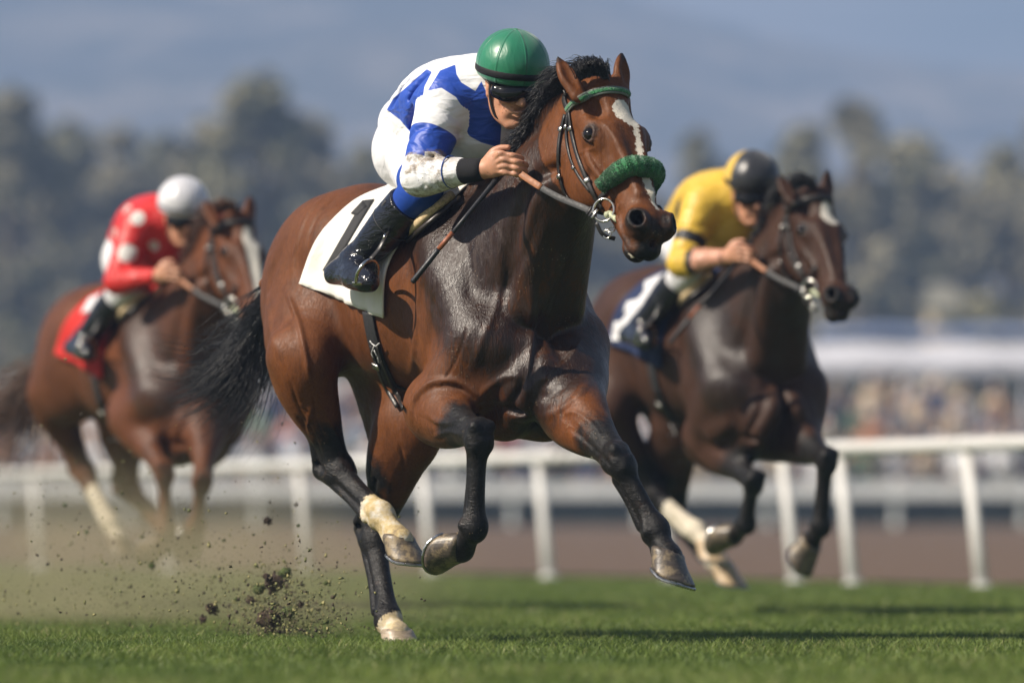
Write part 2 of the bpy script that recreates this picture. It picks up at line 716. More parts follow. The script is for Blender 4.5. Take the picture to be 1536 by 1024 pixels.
def trunk_prims(fr, J):
    T, D = fr.T, fr.D
    L = []
    add = lambda p, k=.05: L.append((p, 'add', k))
    sub = lambda p, k=.03: L.append((p, 'sub', k))
    dz = J.get('dz', 0.)
    def E(c, r, pitch=0, yaw=0):
        return ell_rot(fr, (c[0], c[1], c[2] + dz), r, pitch, yaw)
    def TT(u, v, z):
        return T(u, v, z + dz)
    add(E((.50, 0, 1.165), (.60, .265, .315), .03), .05)
    add(E((.08, 0, 1.30), (.36, .245, .285), -.08), .12)
    add(E((.84, 0, 1.14), (.36, .235, .345)), .08)
    for sg in (1, -1):
        add(E((-.06, sg * .13, 1.21), (.285, .165, .32), -.35), .08)
        add(E((.13, sg * .17, 1.36), (.12, .09, .11)), .08)          # point of hip
        # shoulder blade, its muscles, upper arm
        add(pr_chain([TT(.73, sg * .12, 1.42), TT(.90, sg * .175, 1.22), TT(1.05, sg * .19, 1.02)], [.085, .105, .10]), .07)
        add(E((.86, sg * .175, 1.03), (.17, .085, .17), -.5), .06)    # triceps
        add(E((1.09, sg * .155, 1.00), (.11, .095, .13), .2), .05)     # point of shoulder
        add(E((1.145, sg * .092, .87), (.120, .085, .14), .15), .022)   # pectoral
        add(E((1.06, sg * .085, .755), (.11, .07, .075), .1), .025)
        add(pr_chain([TT(1.17, sg * .10, .99), TT(1.10, sg * .17, .86), TT(.98, sg * .19, .80)], [.05, .055, .04]), .03)
    add(E((.98, 0, .84), (.20, .15, .15)), .06)
    add(pr_chain([TT(.42, 0, 1.43), TT(.62, 0, 1.455), TT(.78, 0, 1.49), TT(.92, 0, 1.45)], [.06, .07, .065, .06]), .08)
    # grooves
    for sg in (1, -1):
        sub(pr_chain([TT(1.02, sg * .285, 1.30), TT(1.17, sg * .24, 1.13), TT(1.27, sg * .17, 1.0)], [.015, .03, .016]), .05)
        sub(pr_chain([TT(.70, sg * .30, 1.30), TT(.76, sg * .315, 1.10), TT(.70, sg * .30, .93)], [.01, .022, .012]), .05)
        sub(pr_chain([TT(.84, sg * .30, 1.20), TT(.97, sg * .305, 1.08)], [.012, .012]), .03)
        sub(pr_chain([TT(1.275, sg * .04, 1.01), TT(1.255, sg * .13, .975), TT(1.20, sg * .21, .90)], [.008, .013, .006]), .035)
        sub(pr_chain([TT(1.24, sg * .03, .79), TT(1.20, sg * .12, .775), TT(1.10, sg * .20, .79)], [.010, .014, .010]), .02)
        sub(pr_chain([TT(.22, sg * .29, 1.25), TT(.27, sg * .285, 1.08), TT(.32, sg * .27, .95)], [.01, .03, .015]), .06)
        sub(pr_chain([TT(-.02, sg * .31, 1.42), TT(-.12, sg * .31, 1.25), TT(-.16, sg * .30, 1.05)], [.008, .013, .008]), .05)
    sub(pr_chain([TT(1.285, 0, 1.10), TT(1.265, 0, .92), TT(1.18, 0, .74)], [.014, .030, .034]), .03)
    for sg in (1, -1):
        add(pr_chain([TT(1.20, sg * .035, .98), TT(1.245, sg * .06, .90), TT(1.22, sg * .09, .80)], [.03, .045, .03]), .018)
        sub(pr_chain([TT(1.25, sg * .105, 1.00), TT(1.25, sg * .125, .88), TT(1.18, sg * .155, .78)], [.003, .006, .003]), .03)
        sub(pr_chain([TT(.93, sg * .285, .98), TT(1.03, sg * .275, .90), TT(1.10, sg * .24, .85)], [.006, .010, .006]), .02)
        sub(pr_chain([TT(.98, sg * .30, 1.34), TT(1.02, sg * .30, 1.20), TT(1.10, sg * .285, 1.08)], [.005, .009, .006]), .022)
        sub(pr_chain([TT(.05, sg * .30, 1.12), TT(.12, sg * .29, 1.02), TT(.22, sg * .28, .96)], [.008, .014, .008]), .03)
    # ribs, faint
    for i in range(6):
        u = .33 + i * .06
        for sg in (1, -1):
            sub(pr_chain([TT(u + .03, sg * .272, 1.30), TT(u - .02, sg * .283, 1.12), TT(u - .06, sg * .255, 1.0)], [.004, .006, .003]), .02)
    return L


def neck_prims(fr, J):
    T = fr.T
    L = []
    pol = J['poll']; H = J['H']
    h0 = T(1.0, 0, 1.24); mid = J['neckmid']
    ax = H['v'] * .5 + fr.r * .5
    L.append((pr_chain([T(.84, 0, 1.22), T(1.00, 0, 1.27), mid * .5 + T(1.04, 0, 1.33) * .5, mid, J['throat']],
                       [.25, .265, .215, .165, .125], flat=(fr.r, [.76, .74, .68, .62, .62])), 'add', .08))
    # crest
    L.append((pr_chain([T(.76, 0, 1.49), J['crest'] * .5 + T(.86, 0, 1.50) * .5, J['crest'], pol + H['d'] * .03 - H['w'] * .05], [.055, .055, .052, .055]), 'add', .06))
    # windpipe and jugular line
    for sg in (1, -1):
        L.append((pr_chain([J['throat'] - H['w'] * .03 + fr.r * sg * .05 + A(0, 0, -.06), mid + fr.r * sg * .085 + (mid - J['crest']) * .45, T(1.19, sg * .08, 1.12)], [.035, .04, .05]), 'add', .05))
        L.append((pr_chain([J['throat'] + fr.r * sg * .075 + A(0, 0, -.12), mid + fr.r * sg * .125 + (mid - J['crest']) * .18, T(1.17, sg * .17, 1.18)], [.008, .018, .02]), 'sub', .045))
    return L


def head_prims(J):
    H = J['H']; o = J['poll']; d, v, w = H['d'], H['v'], H['w']
    M = np.array([d, v, w])
    st, sv, sw = J.get('hs', (1.02, 1.2, 1.15)); sr = (sv + sw) / 2
    Q = lambda t, a, b: o + d * t * st + v * a * sv + w * b * sw
    L = []
    def E(c, r, k=.03, op='add', tilt=0.):
        Mm = M
        if tilt:
            c_, s_ = math.cos(tilt), math.sin(tilt)
            Mm = np.array([d * c_ + w * s_, v, w * c_ - d * s_])
        L.append((pr_ell(Q(*c), (r[0] * st, r[1] * sv, r[2] * sw), Mm), op, k))
    def C(pts, rad, k=.02, op='add', flat=None, sub=4):
        L.append((pr_chain([Q(*p) for p in pts], np.asarray(rad) * sr, sub, flat), op, k))
    E((.06, 0, -.07), (.115, .075, .075), .06)
    E((.17, 0, -.068), (.13, .088, .066), .04)
    for s in (1, -1):
        E((.235, s * .042, -.165), (.125, .043, .095), .04)
        E((.186, s * .068, -.049), (.055, .026, .032), .035)
    C([(.20, 0, -.075), (.32, 0, -.072), (.43, 0, -.066), (.53, 0, -.058)], [.075, .066, .056, .053], .04, flat=(v, [.92, .82, .82, .95]))
    C([(.27, 0, -.18), (.40, 0, -.135), (.52, 0, -.115)], [.06, .04, .034], .03)
    for s in (1, -1):
        C([(.20, s * .040, -.012), (.34, s * .030, -.010), (.46, s * .020, -.014)], [.014, .012, .010], .03)       # nasal edges
        C([(.245, s * .080, -.095), (.31, s * .068, -.095), (.37, s * .055, -.085)], [.012, .013, .008], .018)     # facial crest
        E((.115, s * .062, -.022), (.040, .020, .020), .028, 'sub')                                                  # hollow above the eye
        C([(.30, s * .078, -.125), (.38, s * .066, -.11)], [.012, .008], .03, 'sub')
    E((.555, 0, -.058), (.070, .050, .052), .03)
    for s in (1, -1):
        E((.560, s * .039, -.036), (.054, .029, .038), .016)
    E((.612, 0, -.085), (.040, .044, .036), .018)
    E((.575, 0, -.130), (.046, .034, .026), .014)
    C([(.615, 0, -.05), (.635, 0, -.095)], [.006, .006], .02, 'sub')
    for s in (1, -1):
        # nostril: flared rim round a deep opening
        c0 = np.array([.566, s * .043, -.022]); nN = nrm(A(.22, s * .66, .72)); tA = nrm(A(1, 0, 0) - nN * nN[0]); tB = np.cross(nN, tA)
        pt = lambda a_, b_, n_: tuple(c0 + tA * a_ + tB * b_ + nN * n_)
        Mn = np.array([nrm(d * tA[0] + v * tA[1] + w * tA[2]), nrm(d * tB[0] + v * tB[1] + w * tB[2]), nrm(d * nN[0] + v * nN[1] + w * nN[2])])
        L.append((pr_ell(Q(*pt(0, 0, .004)), (.040, .033, .022), Mn), 'add', .016))
        L.append((pr_ell(Q(*pt(.002, 0, .020)), (.0275, .0205, .030), Mn), 'sub', .007))
        L.append((pr_ell(Q(*pt(-.004, 0, .000)), (.018, .013, .030), Mn), 'sub', .006))
        th_ = np.linspace(0, 2 * math.pi, 11)
        C([pt(.030 * math.cos(q_), .0225 * math.sin(q_), .019) for q_ in th_], [.0052 + .0018 * math.sin(q_ * 1.0 + .5) for q_ in th_], .006)
        C([(.475, s * .055, -.108), (.53, s * .055, -.108), (.60, s * .045, -.112), (.64, 0, -.118)], [.004, .006, .006, .006], .008, 'sub')   # mouth
        C([(.49, s * .048, -.092), (.55, s * .047, -.094), (.61, s * .035, -.098)], [.010, .010, .010], .012)
        # eye socket, lids
        ec = (.200, s * .083, -.051); nE = (s * .80, .60); uE = (-s * .60, .80)
        e_ = lambda a, u_, n_: (ec[0] + a, ec[1] + uE[0] * u_ + nE[0] * n_, ec[2] + uE[1] * u_ + nE[1] * n_)
        Me = np.array([d, nrm(v * uE[0] + w * uE[1]), nrm(v * nE[0] + w * nE[1])])
        L.append((pr_ell(Q(*e_(.001, 0, .022)), (.0255, .0165, .014), Me), 'sub', .004))
        C([e_(-.030, -.005, .010), e_(-.014, .0145, .017), e_(.008, .0155, .017), e_(.031, -.004, .010)], [.003, .0048, .0048, .003], .005)
        C([e_(-.030, -.005, .010), e_(-.010, -.0165, .014), e_(.012, -.0165, .013), e_(.031, -.004, .010)], [.003, .0038, .0038, .0030], .005)
        C([e_(-.032, .010, .008), e_(-.010, .025, .010), e_(.018, .024, .008)], [.003, .004, .0025], .012)
    # ears
    for s, tip, base in ((1, J['ear_r'], J['earb_r']), (-1, J['ear_l'], J['earb_l'])):
        ax_ = nrm(tip - base)
        fwd = nrm(w + .25 * s * v - ax_ * ((w + .25 * s * v) @ ax_))
        sd_ = np.cross(ax_, fwd)
        Lg = np.linalg.norm(tip - base)
        p = lambda t, a=0., b=0.: base + ax_ * Lg * t + fwd * a + sd_ * b
        L.append((pr_chain([p(-.10), p(.15), p(.42), p(.72), p(.92, .002), p(1.0, .003)], [.028, .030, .033, .0225, .009, .003], 4, (fwd, .60)), 'add', .016))
        L.append((pr_chain([p(.10, .026), p(.40, .026), p(.70, .020), p(.93, .012)], [.016, .0245, .016, .004], 4, (fwd, .85)), 'sub', .006))
    return L


def seg_frames(a, b, back):
    d = nrm(b - a)
    bk = nrm(back - d * (back @ d))
    return d, bk, np.cross(d, bk)


def q0_(c, d, t):
    return c + d * t


def fore_prims(fr, g, sg):
    """g: sh, el, kn, ft, co ; back = direction behind the limb for the cannon"""
    L = []
    kk = g.get('k', 1.2)
    def ck(pts, rad, *a_, **k_): return pr_chain(pts, np.asarray(rad) * kk, *a_, **k_)
    def ek(c, r, M): return pr_ell(c, np.asarray(r) * kk, np.array([nrm(m_) for m_ in M]))
    add = lambda p, k=.02: L.append((p, 'add', k))
    sub = lambda p, k=.02: L.append((p, 'sub', k))
    el, kn, ft, co = g['el'], g['kn'], g['ft'], g['co']
    bA, bC = g['bA'], g['bC']
    if 'sh' in g:
        add(pr_chain([g['sh'], (g['sh'] + el) / 2, el], [.10, .112, .10]), .06)
    d, bk, ls = seg_frames(el, kn, bA); bk = bk * kk; ls = ls * kk
    Lf = np.linalg.norm(kn - el)
    p = lambda t, b=0., l=0.: el + d * Lf * t + bk * b + ls * l
    add(ck([p(-.12, .0), p(.12, .0), p(.38, .004), p(.66, .0), p(.88, 0)], [.088, .090, .072, .050, .043], flat=(ls, .86)), .045)
    add(ck([p(.0, .05), p(.22, .045), p(.5, .03)], [.045, .04, .02]), .03)
    add(ck([p(.05, -.03, .02 * sg), p(.3, -.035, .02 * sg), p(.55, -.02, .01 * sg)], [.045, .04, .022]), .02)
    sub(ck([p(.22, .0, .085 * sg), p(.5, .005, .062 * sg), p(.75, .008, .052 * sg)], [.006, .009, .005]), .016)
    sub(ck([p(.22, .0, -.085 * sg), p(.5, .005, -.062 * sg)], [.006, .008]), .016)
    # knee
    d2, bk2, ls2 = seg_frames(kn, ft, bC); bk2 = bk2 * kk; ls2 = ls2 * kk
    Mk = np.array([d2, bk2, ls2])
    add(ek(kn - bk2 * .002, (.056, .036, .041), Mk), .022)
    add(ek(kn + bk2 * .034 - d2 * .01, (.026, .018, .022), Mk), .015)
    for l in (-1, 1):
        add(ek(kn - d2 * .034 + ls2 * l * .022 - bk2 * .016, (.020, .016, .018), Mk), .008)
        add(ek(kn + d2 * .026 + ls2 * l * .020 - bk2 * .016, (.016, .015, .016), Mk), .008)
        sub(ek(kn - d2 * .006 + ls2 * l * .012 - bk2 * .044, (.006, .012, .020), Mk), .008)
        sub(pr_chain([q0_(kn, d2, -.03) + ls2 * l * .040 + bk2 * .012, q0_(kn, d2, .03) + ls2 * l * .036 + bk2 * .012], [.006, .006]), .010)
    Lc = np.linalg.norm(ft - kn)
    q = lambda t, b=0., l=0.: kn + d2 * Lc * t + bk2 * b + ls2 * l
    add(ck([q(.05), q(.3), q(.7), q(.95)], [.036, .0255, .0255, .034], flat=(ls2, .95)), .02)
    add(ck([q(.18, .032), q(.5, .031), q(.85, .032)], [.015, .0135, .018], flat=(ls2, .9)), .005)
    for l in (-1, 1):
        sub(pr_chain([q(.16, .017, l * .030), q(.5, .017, l * .027), q(.82, .018, l * .030)], [.004, .006, .004]), .007)
    for l in (-1, 1):
        add(ck([q(.15, .012, l * .020), q(.5, .012, l * .018), q(.7, .010, l * .015)], [.008, .006, .004]), .008)
        add(ck([q(.80, .004, l * .022), q(.97, .010, l * .032)], [.006, .014]), .012)
    # fetlock, ergot, pastern
    add(ek(ft, (.040, .034, .036), Mk), .018)
    d3, bk3, ls3 = seg_frames(ft, co, g.get('bP', bC)); bk3 = bk3 * kk; ls3 = ls3 * kk
    add(ek(ft + bk3 * .022 + d3 * .004, (.030, .024, .030), np.array([d3, bk3, ls3])), .012)
    Lp = np.linalg.norm(co - ft)
    s_ = lambda t, b=0., l=0.: ft + d3 * Lp * t + bk3 * b + ls3 * l
    add(ck([s_(.15), s_(.5), s_(.85), s_(1.12)], [.034, .030, .034, .040], flat=(bk3, .9)), .015)
    add(ck([s_(.35, .018), s_(.9, .026)], [.018, .020]), .012)
    return L


def hind_prims(fr, g, sg):
    L = []
    kk = g.get('k', 1.2)
    def ck(pts, rad, *a_, **k_): return pr_chain(pts, np.asarray(rad) * kk, *a_, **k_)
    def ek(c, r, M): return pr_ell(c, np.asarray(r) * kk, np.array([nrm(m_) for m_ in M]))
    add = lambda p, k=.02: L.append((p, 'add', k))
    sub = lambda p, k=.02: L.append((p, 'sub', k))
    hip, st, hk, ft, co = g['hip'], g['st'], g['hk'], g['ft'], g['co']
    bA, bC = g['bA'], g['bC']
    add(pr_chain([hip, hip * .5 + st * .5 + fr.h * -.03, st], [.17, .175, .115], flat=(fr.r, .78)), .07)
    add(pr_chain([hip - fr.h * .12, hip * .35 + st * .65 - fr.h * .13, st * .62 + hk * .38 - fr.h * .045], [.125, .11, .06], flat=(fr.r, .8)), .06)
    d, bk, ls = seg_frames(st, hk, bA); bk = bk * kk; ls = ls * kk
    Lf = np.linalg.norm(hk - st)
    p = lambda t, b=0., l=0.: st + d * Lf * t + bk * b + ls * l
    add(ck([p(-.05, .02), p(.2, .02), p(.45, .012), p(.72, .0), p(.92, 0)], [.095, .092, .072, .047, .043], flat=(ls, .80)), .05)
    add(ck([p(.35, .055), p(.65, .050), p(.97, .060)], [.03, .015, .017]), .02)      # hamstring tendon
    sub(ck([p(.45, .035, .055 * sg), p(.8, .032, .036 * sg)], [.007, .008]), .014)
    sub(ck([p(.45, .035, -.055 * sg), p(.8, .032, -.036 * sg)], [.007, .008]), .014)
    sub(ck([p(.05, -.02, .10 * sg), p(.35, .0, .085 * sg), p(.7, .0, .055 * sg)], [.006, .009, .005]), .02)
    d2, bk2, ls2 = seg_frames(hk, ft, bC); bk2 = bk2 * kk; ls2 = ls2 * kk
    Mk = np.array([d2, bk2, ls2])
    add(ek(hk, (.066, .050, .042), Mk), .02)
    add(ck([hk - d2 * .052 + bk2 * .042, hk + d2 * .02 + bk2 * .030], [.022, .02]), .018)
    for l in (-1, 1):
        add(ek(hk + d2 * .02 - bk2 * .012 + ls2 * l * .024, (.032, .022, .018), Mk), .012)
        sub(ek(hk - d2 * .02 + bk2 * .026 + ls2 * l * .034, (.03, .010, .010), Mk), .012)
    Lc = np.linalg.norm(ft - hk)
    q = lambda t, b=0., l=0.: hk + d2 * Lc * t + bk2 * b + ls2 * l
    add(ck([q(.05), q(.28), q(.7), q(.95)], [.044, .030, .028, .036], flat=(ls2, .92)), .02)
    add(ck([q(.12, .034), q(.5, .033), q(.85, .034)], [.019, .0145, .019], flat=(ls2, .9)), .005)
    for l in (-1, 1):
        sub(pr_chain([q(.2, .018, l * .031), q(.5, .018, l * .029), q(.82, .019, l * .031)], [.004, .006, .004]), .007)
    for l in (-1, 1):
        add(ck([q(.15, .012, l * .022), q(.6, .012, l * .018)], [.008, .005]), .008)
        add(ck([q(.80, .004, l * .022), q(.97, .010, l * .032)], [.006, .014]), .012)
    add(ek(ft, (.045, .039, .040), Mk), .015)
    d3, bk3, ls3 = seg_frames(ft, co, g.get('bP', bC)); bk3 = bk3 * kk; ls3 = ls3 * kk
    add(ek(ft + bk3 * .022 + d3 * .004, (.030, .024, .030), np.array([d3, bk3, ls3])), .012)
    Lp = np.linalg.norm(co - ft)
    s_ = lambda t, b=0., l=0.: ft + d3 * Lp * t + bk3 * b + ls3 * l
    add(ck([s_(.15), s_(.5), s_(.85), s_(1.12)], [.035, .031, .035, .040], flat=(bk3, .9)), .015)
    add(ck([s_(.35, .018), s_(.9, .026)], [.018, .020]), .012)
    return L


def hoof_mesh(co, down, toe, sc=1.0, mud=True, n=28, seed=0):
    """hoof capsule: coronet centre, direction square to the sole, direction of the toe"""
    down = nrm(down); toe = nrm(toe - down * (toe @ down)); lat = np.cross(down, toe)
    r_ = np.random.default_rng(seed)
    rings = []
    rows = [(-.012, .0385, .0385, -.004, .0), (-.004, .0445, .0445, -.002, .0), (.004, .0455, .0455, 0, 0), (.022, .048, .050, .008, .1), (.042, .052, .055, .018, .4), (.062, .056, .0605, .028, .8), (.072, .058, .063, .033, 1.), (.0735, .054, .059, .033, 1.), (.069, .040, .044, .031, 1.)]
    V, F = [], []
    for (hh, wl, wt, fo, kk) in rows:
        for j in range(n):
            a = 2 * math.pi * j / n
            c, s_ = math.cos(a), math.sin(a)
            # squarer heels
            hx = wt * (c if c > 0 else c * .86)
            wy = wl * (abs(s_) ** .85) * (1 if s_ >= 0 else -1)
            heel = max(0, -c)
            z = hh * .86 * (1 - .30 * heel) + (-.004 * kk)
            V.append(co + (down * z + toe * (hx + fo) + lat * wy) * sc + r_.normal(0, .0006, 3))
    m = len(rows)
    for i in range(m - 1):
        for j in range(n):
            F.append([i * n + j, (i + 1) * n + j, (i + 1) * n + (j + 1) % n, i * n + (j + 1) % n])
    F.append([(m - 1) * n + j for j in range(n)][::-1])
    F.append([j for j in range(n)])
    # shoe
    sp, sn = [], []
    for j in range(19):
        a = math.radians(-148 + 296 * j / 18)
        c, s_ = math.cos(a), math.sin(a)
        heel = max(0, -c)
        z = .0745 * .86 * (1 - .30 * heel)
        sp.append(co + (down * z + toe * (.056 * (c if c > 0 else c * .86) + .033) + lat * .0515 * (abs(s_) ** .85) * (1 if s_ >= 0 else -1)) * sc)
        sn.append(down)
    S = ribbon(sp, sn, .020 * sc, .008 * sc)
    return (np.array(V), F), S


def leg_zone(g, hind):
    """tube prims used to paint the black points"""
    a = g['hk'] if hind else g['kn']
    up = g['st'] if hind else g['el']
    return pr_chain([a + (up - a) * (.22 if hind else .32), a, g['ft'], g['co'] + (g['co'] - g['ft']) * .6], [.085, .10, .10, .12], 2)
def coat_material(name, base, dark, black=(.007, .0065, .0065), white=(.62, .58, .50), gloss=.50):
    N = NT(name)
    big = N.noise(2.6, 5, .6)
    med = N.noise(14, 5, .6)
    # hair direction: grain stretched down and back
    vec = N.coord(scale=(170, 170, 34), rot=(0.25, 0.15, 0))
    hair = N.noise(1.0, 5, .65, vec=vec, dist=.6)
    vecs = N.coord(scale=(44, 44, 10), rot=(0.3, 0.2, 0))
    lock = N.noise(1.0, 4, .6, vec=vecs, dist=1.2)
    b = tuple(base)
    c = N.ramp(big, [(.28, tuple(x * .72 for x in b)), (.50, b), (.74, (b[0] * 1.30, b[1] * 1.22, b[2] * 1.1))])
    c = N.mix(N.rng(med, .35, .75, 0, .42), c, tuple(x * .42 for x in b))
    c = N.mix(N.rng(N.noise(1.0, 4, .6, vec=N.coord(scale=(5, 5, 2.2), loc=(3, 1, 2))), .46, .66, 0, .55), c, tuple(x * .38 for x in b))
    c = N.mix(N.rng(lock, .30, .72, 0, .30), c, (b[0] * 1.6, b[1] * 1.7, b[2] * 2.2))
    c = N.mix(N.rng(hair, .35, .7, .0, .50), c, tuple(x * .40 for x in b))
    wet = N.attr('wet')
    wn = N.math('ADD', wet, N.rng(lock, .3, .7, -.22, .22))
    wn = N.math('ADD', wn, N.rng(big, .3, .7, -.18, .18))
    wetm = N.rng(wn, .18, .95, 0, 1)
    dk = N.ramp(lock, [(.3, tuple(x * .55 for x in dark)), (.7, tuple(x * 1.25 for x in dark))])
    c = N.mix(wetm, c, dk)
    blk = N.rng(N.math('ADD', N.attr('blk'), N.rng(med, .3, .7, -.26, .26)), .12, .88)
    mudc = N.ramp(N.noise(20, 8, .7), [(.55, black), (.74, (.022, .018, .014)), (.86, (.08, .062, .045))])
    c = N.mix(blk, c, mudc)
    wh = N.rng(N.math('ADD', N.attr('wht'), N.rng(N.noise(95, 4), .3, .7, -.005, .005)), -.002, .002, 1, 0)
    dirt = N.ramp(N.noise(17, 7, .7), [(.36, white), (.52, (.50, .38, .18)), (.64, (.26, .19, .10)), (.76, (.10, .08, .055))])
    whc = N.mix(N.attr('dirt'), white, dirt)
    c = N.mix(wh, c, whc)
    # flecks of mud and turf
    fl = N.rng(N.vor(75, N.coord()), .10, .17, 1, 0)
    flm = N.math('MULTIPLY', fl, N.rng(N.noise(9, 4), .55, .64))
    flm = N.math('MULTIPLY', flm, N.math('MAXIMUM', N.attr('mud'), .25))
    c = N.mix(flm, c, (.25, .19, .12))
    rgh = N.math('ADD', N.rng(hair, .3, .7, gloss - .10, gloss + .08), N.rng(lock, .3, .7, -.06, .12))
    rgh = N.mix(wetm, rgh, N.rng(lock, .35, .65, .24, .44))
    rgh = N.mix(blk, rgh, N.rng(med, .3, .7, .34, .52))
    rgh = N.mix(wh, rgh, (.7, .7, .7))
    n1 = N.bump(hair, .65, .0022)
    flow = N.noise(1.0, 4, .65, vec=N.coord(scale=(95, 95, 24), rot=(0.2, 0.1, 0)), dist=1.0)
    n2 = N.bump(flow, .30, .0035, n1)
    wl = N.math('MULTIPLY', N.noise(1.0, 4, .6, vec=N.coord(scale=(130, 130, 26), rot=(.35, .15, .1)), dist=.5), wetm)
    n3 = N.bump(wl, .55, .005, n2)
    vn = N.math('ABSOLUTE', N.math('SUBTRACT', N.noise(9, 3, .5, dist=1.4), .5))
    vein = N.math('MULTIPLY', N.rng(vn, .0, .035, 1, 0), N.rng(N.noise(3.1, 3), .45, .6))
    n4 = N.bump(N.noise(8, 3, .5, dist=.6), .12, .018, n3)
    n4 = N.bump(vein, .12, .006, n4)
    wr = N.noise(1.0, 5, .65, vec=N.coord(scale=(26, 26, 60)), dist=2.0)
    wr = N.math('MULTIPLY', wr, N.math('ADD', N.math('MULTIPLY', N.attr('blk'), .85), .12))
    n4 = N.bump(wr, .45, .010, n4)
    spec = N.mix(blk, N.mix(wetm, (.24,) * 3, (.42,) * 3), (.26,) * 3)
    N.out(Base_Color=c, Roughness=rgh, Normal=n4, Specular_IOR_Level=spec, Sheen_Weight=.02, Sheen_Roughness=.4)
    N.b.inputs['Sheen Tint'].default_value = (.9, .6, .4, 1)
    return N.m


def hoof_material(name, col, dirty):
    N = NT(name)
    ring = N.noise(1.0, 3, .5, vec=N.coord(scale=(8, 8, 190)))
    c = N.ramp(ring, [(.3, tuple(x * .7 for x in col)), (.7, tuple(x * 1.3 for x in col))])
    m = N.rng(N.noise(30, 7, .68), .46, .60)
    c = N.mix(N.math('MULTIPLY', m, dirty), c, (.26, .20, .12))
    c = N.mix(N.rng(N.noise(70, 5), .60, .70), c, (.03, .025, .018))
    N.out(Base_Color=c, Roughness=.42, Normal=N.bump(N.math('ADD', ring, N.noise(90, 4)), .4, .0015))
    return N.m


M_EYE = simple('eye_dark', (.005, .0025, .0015), .05, .2, 30, 0, spec=.5)
M_STEEL = simple('steel', (.62, .60, .56), .22, .15, 60, .1, .0005, metal=1.0)
M_SHOE = simple('shoe_metal', (.42, .42, .42), .30, .3, 60, .2, .0005, metal=1.0)
M_LEATHER = simple('black_leather', (.014, .013, .013), .38, .5, 90, .3, .0008)
M_HAIR = simple('black_hair', (.008, .008, .010), .40, .4, 20, .2, .001)


def head_axes(poll, muz, yaw_v):
    d = nrm(muz - poll)
    v = nrm(yaw_v - d * (yaw_v @ d))
    w_ = np.cross(v, d)
    if w_[2] < 0: w_ = -w_
    return dict(d=d, v=v, w=w_)


def strands(roots, dirs, length, n, r0, gravity=.0, curl=.02, seg=9, spread=.3, seed=1, side=None, taper=True, rl=(.6, 1.1)):
    """hair strands; roots (m,3) sampled, dirs function t-> direction list per root"""
    r_ = np.random.default_rng(seed)
    out = []
    m = len(roots)
    for i in range(n):
        x = r_.uniform(0, m - 1.001); k = int(x); f = x - k
        p = roots[k] * (1 - f) + roots[k + 1] * f
        D = dirs[k] * (1 - f) + dirs[k + 1] * f          # (s,3) control directions along strand
        L = length[k] * (1 - f) + length[k + 1] * f
        L *= r_.uniform(*rl)
        off = r_.normal(0, spread, 3)
        ph = r_.uniform(0, 6.28, 3); fr_ = r_.uniform(.6, 1.8)
        pts = [p + r_.normal(0, .006, 3)]
        for s in range(seg):
            t = s / (seg - 1)
            kk = t * (len(D) - 1); a = min(int(kk), len(D) - 2); g = kk - a
            d = D[a] * (1 - g) + D[a + 1] * g
            d = nrm(d) + off * (0.25 + .75 * t) + curl * np.sin(ph + t * 6.28 * fr_) + A(0, 0, -gravity * t)
            pts.append(pts[-1] + nrm(d) * L / seg)
        pts = np.array(pts)
        t = np.linspace(0, 1, len(pts))
        out.append((pts, r0 * r_.uniform(.6, 1.3) * (1 - t ** 2.2 * .93)))
    return out


